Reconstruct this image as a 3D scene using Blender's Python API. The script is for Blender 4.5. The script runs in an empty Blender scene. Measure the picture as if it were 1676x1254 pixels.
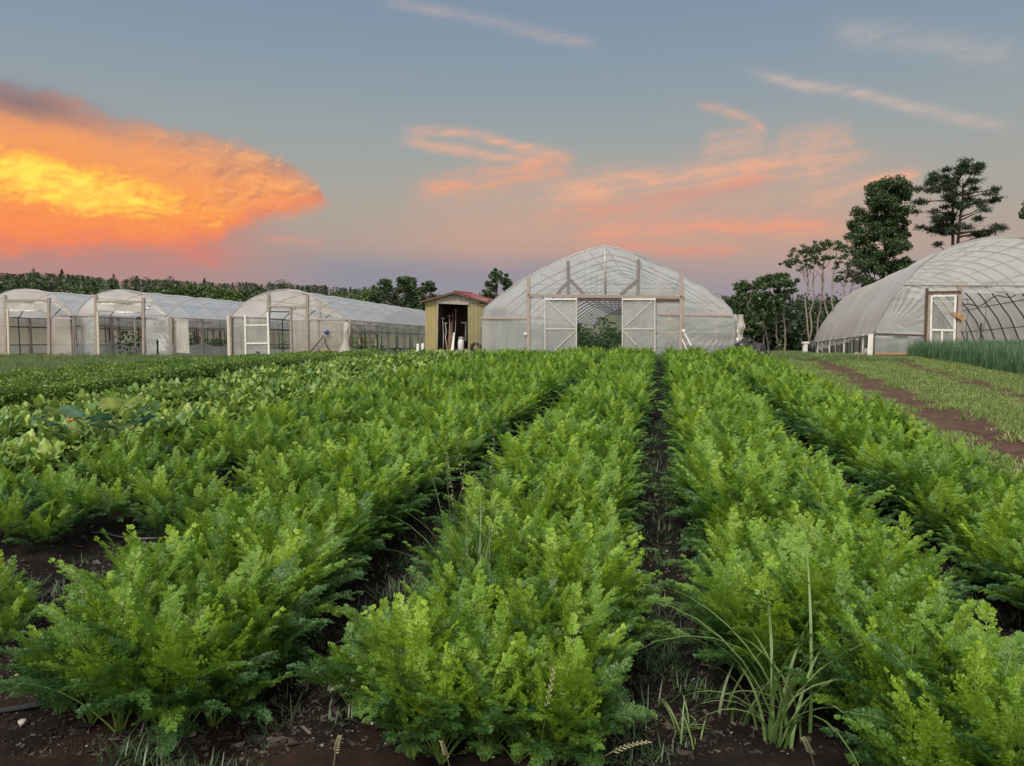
import bpy, math, random
import numpy as np
from mathutils import Vector
sc = bpy.context.scene
R = math.radians
# ------------------------------------------------------------------ camera
FPX, HOR, CX, CY, EYE = 1250.0, 508.0, 838.0, 627.0, 1.65
PITCH = math.atan((CY - HOR) / FPX)
cam = bpy.data.cameras.new("camera"); camo = bpy.data.objects.new("camera", cam)
sc.collection.objects.link(camo); sc.camera = camo
camo.location = (0, 0, EYE); camo.rotation_euler = (math.pi / 2 - PITCH, 0, 0)
cam.sensor_width = 36; cam.lens = 36 * FPX / 1676; cam.clip_start = 0.05; cam.clip_end = 6000
sc.render.resolution_x, sc.render.resolution_y = 1024, 766
# ------------------------------------------------------------------ exposure / render
sc.view_settings.view_transform = 'Standard'; sc.view_settings.look = 'None'
sc.view_settings.exposure = 0.0; sc.view_settings.gamma = 1.0
cy = sc.cycles
cy.max_bounces = 8; cy.diffuse_bounces = 2; cy.glossy_bounces = 2; cy.transmission_bounces = 4
cy.transparent_max_bounces = 24; cy.caustics_reflective = False; cy.caustics_refractive = False
cy.use_denoising = True
# ------------------------------------------------------------------ sky
SUN_EL, SUN_AZ = 50.0, 208.0          # degrees; azimuth clockwise from +Y: the sun is behind the camera, a little to the left

def ae(px, py):
    "direction of a point of the view as (azimuth, elevation) in degrees"
    u, v = (px - CX) / FPX, (CY - py) / FPX
    y = math.cos(PITCH) + v * math.sin(PITCH); z = v * math.cos(PITCH) - math.sin(PITCH)
    return math.degrees(math.atan2(u, y)), math.degrees(math.atan2(z, math.hypot(u, y)))

def lin(r, g, b, k=1.0):
    f = lambda c: (c / 255 / 12.92 if c / 255 < .04045 else ((c / 255 + .055) / 1.055) ** 2.4) * k
    return (f(r), f(g), f(b), 1)

class NT:
    "tiny helper that writes maths as nodes"
    def __init__(s, nt): s.nt = nt
    def node(s, t, **kw):
        n = s.nt.nodes.new(t)
        for k, v in kw.items(): setattr(n, k, v)
        return n
    def put(s, sock, v):
        if isinstance(v, Sk): s.nt.links.new(v.s, sock)
        elif isinstance(v, bpy.types.NodeSocket): s.nt.links.new(v, sock)
        else: sock.default_value = v
    def m(s, op, *a):
        n = s.node('ShaderNodeMath', operation=op)
        for i, v in enumerate(a): s.put(n.inputs[i], v)
        return Sk(s, n.outputs[0])
    def smooth(s, x, a, b, lo=0.0, hi=1.0):
        n = s.node('ShaderNodeMapRange', interpolation_type='SMOOTHSTEP')
        for i, v in enumerate((x, a, b, lo, hi)): s.put(n.inputs[i], v)
        return Sk(s, n.outputs[0])
    def lerp(s, x, a, b, lo, hi):
        n = s.node('ShaderNodeMapRange')
        for i, v in enumerate((x, a, b, lo, hi)): s.put(n.inputs[i], v)
        return Sk(s, n.outputs[0])
    def curve(s, x, pts):
        xs = [p[0] for p in pts]; ys = [p[1] for p in pts]
        x0, x1, y0, y1 = min(xs), max(xs), min(ys), max(ys)
        if y1 - y0 < 1e-6: y1 = y0 + 1e-6
        n = s.node('ShaderNodeFloatCurve'); c = n.mapping.curves[0]
        q = sorted(((a - x0) / (x1 - x0), (b - y0) / (y1 - y0)) for a, b in pts)
        while len(c.points) < len(q): c.points.new(.5, .5)
        for p, (a, b) in zip(c.points, q): p.location = (a, b)
        n.mapping.update()
        s.put(n.inputs[1], s.lerp(x, x0, x1, 0., 1.)); n.inputs[0].default_value = 1
        return s.lerp(Sk(s, n.outputs[0]), 0., 1., y0, y1)
    def noise(s, vec, scale, detail=4, rough=.55, dist=0.0, dim='3D'):
        n = s.node('ShaderNodeTexNoise', noise_dimensions=dim)
        s.put(n.inputs['Vector'], vec); n.inputs['Scale'].default_value = scale
        n.inputs['Detail'].default_value = detail; n.inputs['Roughness'].default_value = rough
        n.inputs['Distortion'].default_value = dist
        return Sk(s, n.outputs[0])
    def vec(s, x, y, z):
        n = s.node('ShaderNodeCombineXYZ')
        for i, v in enumerate((x, y, z)): s.put(n.inputs[i], v)
        return Sk(s, n.outputs[0])
    def sep(s, v):
        n = s.node('ShaderNodeSeparateXYZ'); s.put(n.inputs[0], v)
        return [Sk(s, o) for o in n.outputs]
    def mix(s, f, a, b, blend='MIX'):
        n = s.node('ShaderNodeMix', data_type='RGBA', blend_type=blend)
        s.put(n.inputs[0], f); s.put(n.inputs[6], a); s.put(n.inputs[7], b)
        return Sk(s, n.outputs[2])
    def ramp(s, x, stops):
        n = s.node('ShaderNodeValToRGB'); s.put(n.inputs[0], x)
        e = n.color_ramp.elements
        while len(e) < len(stops): e.new(.5)
        for i, (p, c) in enumerate(stops): e[i].position = p; e[i].color = c
        return Sk(s, n.outputs[0])
class Sk:
    def __init__(s, t, sock): s.t = t; s.s = sock
    def __add__(s, o): return s.t.m('ADD', s, o)
    __radd__ = __add__
    def __sub__(s, o): return s.t.m('SUBTRACT', s, o)
    def __rsub__(s, o): return s.t.m('SUBTRACT', o, s)
    def __mul__(s, o): return s.t.m('MULTIPLY', s, o)
    __rmul__ = __mul__
    def __truediv__(s, o): return s.t.m('DIVIDE', s, o)
    def gauss(s): return s.t.m('EXPONENT', s * s * -1.0)
    def clamp(s):
        return s.t.m('MINIMUM', s.t.m('MAXIMUM', s, 0.0), 1.0)

def build_world():
    w = bpy.data.worlds.new("World"); sc.world = w; w.use_nodes = True
    nt = w.node_tree; nt.nodes.clear(); t = NT(nt)
    out = t.node('ShaderNodeOutputWorld'); bg = t.node('ShaderNodeBackground'); nt.links.new(bg.outputs[0], out.inputs[0])
    tc = t.node('ShaderNodeTexCoord'); D = t.sep(tc.outputs['Generated'])
    deg = 180 / math.pi
    az = t.m('ARCTAN2', D[0], D[1]) * deg
    el = t.m('ARCSINE', D[2]) * deg
    P = t.vec(az, el, 0.0)
    n1 = t.noise(P, .16, 5, .6); n2 = t.noise(P, .55, 5, .6); n3 = t.noise(t.vec(az * .35, el, 3.0), .5, 5, .6)
    # clear sky
    col = t.ramp(el / 40.0, [(0.0, lin(150, 141, 152)), (.045, lin(157, 149, 156)), (.11, lin(178, 160, 150)), (.20, lin(170, 166, 156)),
                             (.30, lin(157, 164, 164)), (.42, lin(139, 155, 168)), (.60, lin(120, 142, 166)), (1.0, lin(104, 130, 165))])
    # pinker towards the lit storm cloud, mauve bank low in the middle
    pink = t.smooth(az, -8., -24.) * t.smooth(el, 7.5, 3.5)
    col = t.mix(pink * .7, col, lin(180, 138, 132))
    bank = (((el - 2.6 + (n3 - .5) * 2.2) / 1.5).gauss()) * t.smooth(az, -20., -9.) * t.smooth(az, 16., 4.)
    col = t.mix(bank * .85, col, lin(138, 144, 158))
    warm = ((el - 5.3) / 2.6).gauss() * t.smooth(az, -14., -2.) * t.smooth(az, 34., 18.)
    col = t.mix(warm * .30, col, lin(226, 160, 130))
    # streaks: (points, half width deg, strength, colour)
    PEACH, SALM, PALE = lin(246, 178, 142), lin(238, 150, 122), lin(205, 188, 180)
    strokes = [
        ([(640, 214), (745, 218), (850, 240), (950, 264)], .36, .75, PEACH),
        ([(640, 226), (720, 240), (830, 258), (920, 266)], .42, .65, PEACH),
        ([(655, 324), (720, 310), (830, 288), (955, 263)], .7, .85, lin(240, 165, 128)),
        ([(845, 338), (960, 312), (1100, 292), (1250, 274), (1450, 254)], .85, .75, PEACH),
        ([(860, 356), (980, 346), (1120, 322), (1300, 280)], .6, .55, SALM),
        ([(905, 402), (1000, 382), (1130, 372), (1240, 370), (1420, 378)], .55, .75, lin(240, 158, 128)),
        ([(960, 412), (1040, 405), (1130, 411), (1230, 406)], .4, .55, lin(240, 145, 122)),
        ([(1130, 170), (1200, 186), (1250, 212), (1265, 240)], .35, .45, PEACH),
        ([(1140, 246), (1180, 232), (1220, 226), (1260, 224)], .7, .5, PEACH),
        ([(1260, 236), (1320, 226), (1360, 222), (1405, 234)], .7, .42, PEACH),
        ([(1200, 106), (1300, 136), (1400, 152), (1500, 178), (1680, 210)], .38, .55, lin(222, 192, 176)),
        ([(590, -8), (680, 10), (780, 30), (870, 52), (1000, 78)], .42, .5, lin(196, 178, 174)),
        ([(1310, 330), (1400, 310), (1450, 294), (1520, 286)], .45, .75, PEACH),
        ([(1330, 46), (1450, 62), (1550, 74), (1700, 98)], .75, .35, PALE),
        ([(1000, 330), (1100, 318), (1200, 312), (1330, 292)], .45, .35, lin(170, 150, 150)),
        ([(420, 396), (470, 393), (500, 397), (540, 398)], .25, .4, SALM),
        
    ]
    strokes.insert(0, ([(640, 330), (820, 345), (1100, 335), (1400, 305), (1560, 290)], 2.0, .42, lin(216, 168, 146)))
    fib = t.noise(t.vec(az * .20 + el * .22, el * 1.25 - az * .16, 11.), 1.25, 7, .66, .3)
    wob = (n1 - .5) * 1.6 + (n2 - .5) * .7
    for pts, hw, k, c in strokes:
        q = [ae(*p) for p in pts]
        a0, a1 = q[0][0], q[-1][0]
        cc = t.curve(az, q)
        soft = (a1 - a0) * .22
        ends = t.smooth(az, a0, a0 + soft) * t.smooth(az, a1, a1 - soft * .8)
        hw = hw * (1.2 if hw > .45 else .95)
        d = (el - cc + wob * (hw * .75 + .04)) / hw
        # sharper above, feathered below
        band = d.gauss() * ends * t.smooth(fib * .75 + n2 * .25, .38, .62, .34, 1.)
        col = t.mix((band * k).clamp(), col, c)
    # the storm cloud's lit anvil
    topc = [ae(-400, 110), ae(0, 141), ae(100, 156), ae(200, 186), ae(300, 206), ae(400, 230), ae(470, 256), ae(520, 292), ae(550, 330), ae(900, 350)]
    botc = [ae(-400, 410), ae(0, 408), ae(200, 404), ae(330, 400), ae(380, 374), ae(440, 357), ae(500, 346), ae(550, 331), ae(900, 300)]
    nb = t.noise(t.vec(az, el * 1.7, 0.), .42, 6, .58)
    nf = t.noise(t.vec(az, el * 1.5, 7.), 1.1, 5, .62)
    wamp = t.smooth(az, -13., -19., .25, 1.)
    el2 = el + ((nb - .5) * 2.0 + (nf - .5) * .9) * wamp
    top = t.curve(az, topc); bot = t.curve(az, botc)
    dt = top - el2; db = el2 - bot
    m = t.smooth(dt, -.15, .9) * t.smooth(db, -.7, .8)
    tail = t.smooth(db, -3.2, .6) * t.smooth(dt, -.15, .9) * t.smooth(az, -15.5, -20.)
    body = t.ramp(t.lerp(dt, 0., 12., 0., 1.), [(0., lin(182, 158, 146)), (.08, lin(208, 155, 126)), (.17, lin(240, 160, 106)), (.45, lin(252, 158, 84)),
                                               (.70, lin(250, 142, 86)), (1., lin(240, 126, 92))])
    # billows: light and shaded heaps inside the cloud
    vz = t.node('ShaderNodeTexVoronoi', feature='SMOOTH_F1'); t.put(vz.inputs['Vector'], t.vec(az * .9 + (nf - .5) * 1.2, el * 1.5 + (nb - .5) * 2., 0.)); vz.inputs['Scale'].default_value = .55
    vor = Sk(t, vz.outputs['Distance'])
    rim = t.smooth(az, -30., -18.) * t.smooth(dt, 5.5, 1.)
    body = t.mix(t.smooth(vor, .35, .85) * rim * .55, body, lin(176, 140, 128))
    body = t.mix(t.smooth(vor, .4, .1) * rim * .5, body, lin(255, 176, 118))
    body = t.mix(t.smooth(nb, .56, .74) * .35, body, lin(240, 140, 96))
    # heaped relief: each billow is bright on its sunward side and greyer below
    def heap(dx, dy): return t.noise(t.vec(az * .9 + dx, el * 1.5 + dy, 0.), .55, 6, .52, .5)
    rel = heap(0., 0.) - heap(-.14, .30)
    relw = t.smooth(az, -27., -18., .22, 1.)
    body = t.mix(t.smooth(rel, .01, .13) * relw * .5, body, lin(182, 128, 108))
    body = t.mix(t.smooth(rel, -.01, -.13) * relw * .45, body, lin(255, 186, 124))
    # yellow core
    c0 = ae(95, 300); q = 1.0 - ((az - c0[0]) / 9.5) * ((az - c0[0]) / 8.0) - ((el - c0[1] + (az - c0[0]) * .13) / 1.75) * ((el - c0[1] + (az - c0[0]) * .13) / 1.75)
    q = q + (nb - .5) * 2.4 + (nf - .5) * .8 - rel * 2.2
    body = t.mix(t.smooth(q, -.15, .55), body, lin(255, 182, 84))
    body = t.mix(t.smooth(q, .25, 1.35), body, lin(255, 230, 92))
    # underside of the cloud, rosy
    body = t.mix(t.smooth(db, 1.7, .1) * .75, body, lin(236, 132, 100))
    # slate blue patch on the upper left
    c1 = ae(30, 166); e1 = ((az - c1[0]) / 4.2).gauss() * ((el - c1[1] + (az - c1[0]) * .11 + (nb - .5) * 1.2) / .95).gauss()
    col = t.mix(tail * .6, col, lin(200, 133, 120))
    c2 = ae(325, 418); tw = ((az - c2[0]) / 2.0).gauss() * ((el - c2[1] + (nb - .5) * 2.4) / .7).gauss()
    col = t.mix(tw * .4, col, lin(232, 124, 104))
    col = t.mix(m, col, body)
    col = t.mix(e1 * .72, col, lin(122, 106, 118))
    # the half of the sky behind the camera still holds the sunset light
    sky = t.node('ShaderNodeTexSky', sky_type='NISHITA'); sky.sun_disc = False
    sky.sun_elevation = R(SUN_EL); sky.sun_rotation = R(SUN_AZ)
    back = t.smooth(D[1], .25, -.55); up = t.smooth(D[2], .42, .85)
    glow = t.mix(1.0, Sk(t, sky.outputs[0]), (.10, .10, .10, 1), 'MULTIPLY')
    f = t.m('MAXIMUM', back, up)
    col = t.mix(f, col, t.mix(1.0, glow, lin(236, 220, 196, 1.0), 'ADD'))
    below = t.smooth(el, -.3, -3.)
    col = t.mix(below, col, (.05, .06, .035, 1))
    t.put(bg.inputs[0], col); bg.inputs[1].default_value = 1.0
    w.cycles.sampling_method = 'MANUAL'; w.cycles.sample_map_resolution = 1024
build_world()
sun = bpy.data.lights.new("sun", 'SUN'); suno = bpy.data.objects.new("sun", sun); sc.collection.objects.link(suno)
sun.energy = 2.9; sun.angle = R(14); sun.color = (1, .93, .82)
sd = Vector((math.sin(R(SUN_AZ)) * math.cos(R(SUN_EL)), math.cos(R(SUN_AZ)) * math.cos(R(SUN_EL)), math.sin(R(SUN_EL))))
suno.rotation_euler = sd.to_track_quat('Z', 'Y').to_euler(); suno.location = sd * 60

# ------------------------------------------------------------------ frame of the field: a = metres right, s = metres along the beds
BA = math.atan((1080 - CX) / FPX)
EV = np.array([math.sin(BA), math.cos(BA)]); NV = np.array([EV[1], -EV[0]])
def xy(a, s): return a * NV[0] + s * EV[0], a * NV[1] + s * EV[1]
def asof(x, y): return x * NV[0] + y * NV[1], x * EV[0] + y * EV[1]
def ss(x, a, b):
    t = np.clip((np.asarray(x, float) - a) / (b - a), 0, 1); return t * t * (3 - 2 * t)
def vnoise(x, y, seed=0):
    x = np.asarray(x, float); y = np.asarray(y, float)
    xi = np.floor(x).astype(np.int64); yi = np.floor(y).astype(np.int64); fx = x - xi; fy = y - yi
    def h(i, j):
        n = (i * 374761393 + j * 668265263 + seed * 974711) & 0x7fffffff
        n = ((n ^ (n >> 13)) * 1274126177) & 0x7fffffff
        return ((n ^ (n >> 16)) & 0xffff) / 65535.0
    ux, uy = fx * fx * (3 - 2 * fx), fy * fy * (3 - 2 * fy)
    return (h(xi, yi) * (1 - ux) + h(xi + 1, yi) * ux) * (1 - uy) + (h(xi, yi + 1) * (1 - ux) + h(xi + 1, yi + 1) * ux) * uy
BEDS = [-4.42, -2.32, -.79, .76, 2.24]
def ground(x, y):
    x = np.asarray(x, float); y = np.asarray(y, float)
    a, s = asof(x, y)
    z = -.30 * ss(a, -7, -13) * ss(s, 16, 27)
    z = z - .045 * np.clip(s - 29, 0, 45) - .02 * np.clip(s - 74, 0, 60)
    far = np.hypot(x, y)
    z = z + 9.0 * ss(far, 130, 330) * ss(x, 120, -160) + 2 * ss(far, 130, 330) - 2.0 * ss(a, 4, 14) * ss(s, 36, 60)
    z = z + (vnoise(x * .5, y * .5, 3) - .5) * .05 * ss(far, 6, 30)
    near = ss(far, 22, 14)
    for c in BEDS:
        z = z + .06 * near * ss(np.abs(a - c), .72, .5)
    z = z + near * ((vnoise(x * 4, y * 4, 1) - .5) * .035 + (vnoise(x * 13, y * 13, 2) - .5) * .018)
    rut = np.exp(-((a - (3.75 + .052 * s)) / .32) ** 2) + .6 * np.exp(-((a - (5.75 + .07 * s)) / .35) ** 2)
    z = z - .05 * rut * ss(s, 3, 6) * ss(s, 34, 28)
    return z
def cray(px, py):
    u, v = (px - CX) / FPX, (CY - py) / FPX
    return np.array([u, math.cos(PITCH) + v * math.sin(PITCH), v * math.cos(PITCH) - math.sin(PITCH)])
def at(px, py, Y):
    d = cray(px, py); return np.array([0, 0, EYE]) + d * (Y / d[1])
def onground(px, py, z=0.0):
    d = cray(px, py); t = (z - EYE) / d[2]; return d[0] * t, d[1] * t
def inframe(x, y, z=0.2, pad=40):
    yy = y * math.cos(PITCH) - (z - EYE) * math.sin(PITCH); zz = y * math.sin(PITCH) + (z - EYE) * math.cos(PITCH)
    if yy < .3: return False
    px = CX + FPX * x / yy; py = CY - FPX * zz / yy
    return -pad < px < 1676 + pad and -pad < py < 1254 + pad

# ------------------------------------------------------------------ mesh helpers
class Acc:
    def __init__(s): s.V = []; s.F = []; s.M = []; s.C = []; s.n = 0
    def add(s, V, F, mat=0, col=(1, 1, 1)):
        V = np.asarray(V, float).reshape(-1, 3)
        if isinstance(F, np.ndarray) and F.ndim == 2: F = [F]
        for f in F:
            f = np.asarray(f, int)
            if f.ndim == 1: f = f[None]
            s.F.append(f + s.n); s.M.append(np.full(len(f), mat))
        c = np.asarray(col, float)
        s.C.append(np.broadcast_to(c, (len(V), 3)) if c.ndim == 1 else c)
        s.V.append(V); s.n += len(V); return s
    def mesh(s, name, mats, smooth=False, origin=(0, 0, 0)):
        V = np.concatenate(s.V) - np.asarray(origin, float)
        me = bpy.data.meshes.new(name)
        me.vertices.add(len(V)); me.vertices.foreach_set('co', V.astype(np.float32).ravel())
        cnt = np.concatenate([np.full(len(f), f.shape[1]) for f in s.F]); idx = np.concatenate([f.ravel() for f in s.F])
        me.loops.add(len(idx)); me.loops.foreach_set('vertex_index', idx.astype(np.int32))
        st = np.concatenate([[0], np.cumsum(cnt)[:-1]])
        me.polygons.add(len(cnt)); me.polygons.foreach_set('loop_start', st.astype(np.int32)); me.polygons.foreach_set('loop_total', cnt.astype(np.int32))
        me.polygons.foreach_set('material_index', np.concatenate(s.M).astype(np.int32))
        me.polygons.foreach_set('use_smooth', np.full(len(cnt), smooth))
        me.update(calc_edges=True); me.validate()
        C = np.concatenate(s.C); at_ = me.color_attributes.new('Col', 'FLOAT_COLOR', 'POINT')
        at_.data.foreach_set('color', np.concatenate([C, np.ones((len(C), 1))], 1).astype(np.float32).ravel())
        for m in (mats if isinstance(mats, (list, tuple)) else [mats]): me.materials.append(m)
        return me
def tag(o, label=None, cat=None, group=None, kind=None):
    if label: o['label'] = label
    if cat: o['category'] = cat
    if group: o['group'] = group
    if kind: o['kind'] = kind
    return o
def ob(name, acc, mats, parent=None, smooth=False, origin=(0, 0, 0), **kw):
    "link one mesh object; a child is given in the coordinates of its parent's place"
    o = bpy.data.objects.new(name, acc.mesh(name, mats, smooth, origin) if isinstance(acc, Acc) else acc)
    sc.collection.objects.link(o)
    if parent is not None:
        o.parent = parent
        o.location = (0, 0, 0)
    else: o.location = origin
    return tag(o, **kw)
def thing(name, loc, **kw):
    o = bpy.data.objects.new(name, None); o.empty_display_size = .2; sc.collection.objects.link(o); o.location = loc
    return tag(o, **kw)
def copy_of(o, parent=None):
    c = o.copy(); sc.collection.objects.link(c)
    if parent is not None: c.parent = parent
    return c
def nrm(v):
    v = np.asarray(v, float); return v / (np.linalg.norm(v, axis=-1, keepdims=True) + 1e-9)
def tube(path, rad, n=6, cap=True):
    P = np.asarray(path, float); k = len(P); rad = np.broadcast_to(np.asarray(rad, float), (k,))
    T = nrm(np.gradient(P, axis=0)); ref = np.array([0, 0, 1.]) if abs(T[0][2]) < .8 else np.array([1., 0, 0])
    U = nrm(np.cross(T, ref)); W = np.cross(T, U)
    a = np.linspace(0, 2 * math.pi, n, endpoint=False)
    V = P[:, None] + rad[:, None, None] * (np.cos(a)[None, :, None] * U[:, None] + np.sin(a)[None, :, None] * W[:, None])
    i = np.arange(k - 1)[:, None] * n; j = np.arange(n)[None]; j2 = (j + 1) % n
    F = np.stack([i + j, i + j2, i + n + j2, i + n + j], -1).reshape(-1, 4)
    Fs = [F]
    if cap: Fs += [np.arange(n)[::-1][None], (np.arange(n) + (k - 1) * n)[None]]
    return V.reshape(-1, 3), Fs
def box(c, ex, ey, ez):
    "box from centre and three half-extent vectors"
    c, ex, ey, ez = [np.asarray(v, float) for v in (c, ex, ey, ez)]
    V = [c + i * ex + j * ey + k * ez for k in (-1, 1) for j in (-1, 1) for i in (-1, 1)]
    F = np.array([[0, 2, 3, 1], [4, 5, 7, 6], [0, 1, 5, 4], [2, 6, 7, 3], [0, 4, 6, 2], [1, 3, 7, 5]])
    return np.array(V), F
def chamf(c, ex, ey, ez, b=.006):
    "box with chamfered long edges (extruded octagon along its longest half-extent)"
    c = np.asarray(c, float); ax = [np.asarray(v, float) for v in (ex, ey, ez)]
    L = [np.linalg.norm(v) for v in ax]; i = int(np.argmax(L)); l = ax[i]; u, w = [ax[k] for k in range(3) if k != i]
    lu, lw = np.linalg.norm(u), np.linalg.norm(w); b = min(b, lu * .4, lw * .4); fu, fw = 1 - b / lu, 1 - b / lw
    pr = [(1, -fw), (1, fw), (fu, 1), (-fu, 1), (-1, fw), (-1, -fw), (-fu, -1), (fu, -1)]
    V = [c + s * l + p * u + q * w for s in (-1, 1) for p, q in pr]
    F = [np.array([[k, (k + 1) % 8, 8 + (k + 1) % 8, 8 + k] for k in range(8)]), np.arange(8)[::-1][None], np.arange(8, 16)[None]]
    return np.array(V), F
def sheet(P):
    "quads over a (m, n, 3) grid of points"
    P = np.asarray(P, float); m, n = P.shape[:2]
    i = np.arange(m - 1)[:, None] * n; j = np.arange(n - 1)[None]
    return P.reshape(-1, 3), np.stack([i + j, i + j + 1, i + n + j + 1, i + n + j], -1).reshape(-1, 4)

# ------------------------------------------------------------------ materials
def new_mat(name):
    m = bpy.data.materials.new(name); m.use_nodes = True; nt = m.node_tree; nt.nodes.clear()
    t = NT(nt); out = t.node('ShaderNodeOutputMaterial'); return m, t, out
def leaf_mat(name, trans=.3, gloss=.08, rough=.45, var=.25, tint=(1, 1, 1)):
    m, t, out = new_mat(name)
    a = t.node('ShaderNodeAttribute', attribute_name='Col')
    oi = t.node('ShaderNodeObjectInfo')
    c = t.mix(1.0, a.outputs['Color'], (*tint, 1), 'MULTIPLY')
    hs = t.node('ShaderNodeHueSaturation'); t.put(hs.inputs['Color'], c)
    t.put(hs.inputs['Value'], t.lerp(Sk(t, oi.outputs['Random']), 0., 1., 1 - var, 1 + var))
    t.put(hs.inputs['Hue'], t.lerp(Sk(t, oi.outputs['Random']), 0., 1., .512, .492))
    d = t.node('ShaderNodeBsdfDiffuse'); tr = t.node('ShaderNodeBsdfTranslucent'); g = t.node('ShaderNodeBsdfGlossy')
    for n in (d, tr): t.nt.links.new(hs.outputs[0], n.inputs[0])
    g.inputs['Roughness'].default_value = rough
    m1 = t.node('ShaderNodeMixShader'); m1.inputs[0].default_value = trans
    t.nt.links.new(d.outputs[0], m1.inputs[1]); t.nt.links.new(tr.outputs[0], m1.inputs[2])
    m2 = t.node('ShaderNodeMixShader'); m2.inputs[0].default_value = gloss
    t.nt.links.new(m1.outputs[0], m2.inputs[1]); t.nt.links.new(g.outputs[0], m2.inputs[2])
    t.nt.links.new(m2.outputs[0], out.inputs[0]); return m
def solid(name, c1, c2=None, rough=.7, scale=6, stretch=(1, 1, 1), metal=0, bump=.15, spec=.3, patch=None):
    m, t, out = new_mat(name); p = t.node('ShaderNodeBsdfPrincipled'); t.nt.links.new(p.outputs[0], out.inputs[0])
    tc = t.node('ShaderNodeTexCoord'); mp = t.node('ShaderNodeMapping'); t.nt.links.new(tc.outputs['Object'], mp.inputs[0]); mp.inputs['Scale'].default_value = stretch
    n = t.noise(mp.outputs[0], scale, 6, .65)
    c2 = c2 or tuple(v * .6 for v in c1)
    col = t.ramp(n, [(.3, (*c2, 1)), (.65, (*c1, 1))])
    if patch:
        col = t.mix(t.smooth(t.noise(tc.outputs['Object'], patch[1], 4, .6), .5, .66) * patch[2], col, (*patch[0], 1))
    t.put(p.inputs['Base Color'], col); p.inputs['Roughness'].default_value = rough; p.inputs['Metallic'].default_value = metal
    p.inputs['Specular IOR Level'].default_value = spec
    b = t.node('ShaderNodeBump'); b.inputs['Strength'].default_value = bump; b.inputs['Distance'].default_value = .01
    t.put(b.inputs['Height'], n); t.nt.links.new(b.outputs[0], p.inputs['Normal']); return m
def film(name, cover=.55, col=(.72, .72, .70), gloss=.10, wr=(3., 3., .45), wscale=1.3, wstr=.3, dirt=(.55, .50, .44), rough=.22, transl=.5):
    "thin polythene: partly clear, partly scattering, with creases and dusty blotches"
    m, t, out = new_mat(name)
    tc = t.node('ShaderNodeTexCoord'); mp = t.node('ShaderNodeMapping'); t.nt.links.new(tc.outputs['Object'], mp.inputs[0]); mp.inputs['Scale'].default_value = wr
    n = t.noise(mp.outputs[0], wscale, 3, .45, .4); blot = t.noise(tc.outputs['Object'], .7, 4, .55)
    crease = t.smooth(n, .52, .72)
    fac = t.smooth(blot, .3, .75, cover - .06, cover + .06) + crease * .10
    c = t.mix(t.smooth(blot, .45, .75) * .4, (*col, 1), (*dirt, 1))
    d = t.node('ShaderNodeBsdfDiffuse'); tl = t.node('ShaderNodeBsdfTranslucent'); tr = t.node('ShaderNodeBsdfTransparent'); g = t.node('ShaderNodeBsdfGlossy')
    t.put(d.inputs[0], c); t.put(tl.inputs[0], c); tr.inputs[0].default_value = (.93, .94, .95, 1); g.inputs['Roughness'].default_value = rough
    b = t.node('ShaderNodeBump'); b.inputs['Strength'].default_value = wstr; b.inputs['Distance'].default_value = .06; t.put(b.inputs['Height'], n)
    for q in (d, tl, g): t.nt.links.new(b.outputs[0], q.inputs['Normal'])
    def mixs(f, a, bb):
        k = t.node('ShaderNodeMixShader'); t.put(k.inputs[0], f); t.nt.links.new(a.outputs[0], k.inputs[1]); t.nt.links.new(bb.outputs[0], k.inputs[2]); return k
    lw = t.node('ShaderNodeLayerWeight'); lw.inputs[0].default_value = .35; t.nt.links.new(b.outputs[0], lw.inputs['Normal'])
    s = mixs(transl, d, tl); s = mixs(fac.clamp(), tr, s); s = mixs((Sk(t, lw.outputs['Facing']) * .30 + gloss).clamp(), s, g)
    t.nt.links.new(s.outputs[0], out.inputs[0]); return m

M = {}
M['frond'] = leaf_mat('carrot leaf', .34, .05)
M['leaf'] = leaf_mat('broad leaf', .34, .04, .45)
M['tree'] = leaf_mat('tree leaf', .22, .04, .5, .12)
M['grass'] = leaf_mat('grass blade', .3, .06, .5, .2)
M['bark'] = solid('bark', (.10, .075, .055), (.035, .027, .02), .9, 5, (4, 4, 1), bump=.5)
M['palebark'] = solid('pale bark', (.30, .26, .21), (.13, .11, .09), .9, 5, (4, 4, 1), bump=.4)
M['wood'] = solid('weathered lumber', (.36, .30, .26), (.20, .16, .14), .85, 7, (8, 8, 1))
M['woodgrey'] = solid('grey lumber', (.23, .21, .205), (.15, .135, .13), .85, 7, (8, 8, 1))
M['woodpink'] = solid('reddish lumber', (.42, .33, .29), (.27, .20, .18), .85, 7, (8, 8, 1))
M['woodpale'] = solid('pale lumber', (.58, .52, .44), (.40, .35, .28), .8, 7, (8, 8, 1))
M['woodorange'] = solid('orange plank', (.42, .23, .10), (.28, .15, .07), .8, 7, (1, 1, 6))
M['wooddark'] = solid('dark brown board', (.12, .07, .055), (.06, .035, .03), .85, 6)
M['palewood'] = solid('dusty white wood', (.56, .54, .50), (.42, .40, .36), .6, 5, (6, 6, 1), bump=.08)
M['whitewood'] = solid('white painted wood', (.74, .73, .69), (.56, .55, .50), .6, 5, (6, 6, 1), bump=.08)
M['steel'] = solid('galvanised pipe', (.34, .34, .34), (.2, .2, .2), .45, 8, metal=.7)
M['darksteel'] = solid('dark hoop pipe', (.09, .09, .10), (.05, .05, .055), .5, 8, metal=.5)
M['film'] = film('end wall film', .60, (.64, .66, .67), gloss=.07, dirt=(.62, .62, .60))
M['filmwr'] = film('wrinkled film', .58, (.66, .68, .69), dirt=(.62, .62, .60), wr=(.5, .5, 1.6), wscale=1.6, wstr=.35, gloss=.13)
M['filmroof'] = film('roof film', .42, (.86, .88, .92), .10, (.5, .5, .5), 1.0, .15, (.74, .75, .78), .3, .5)
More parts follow.
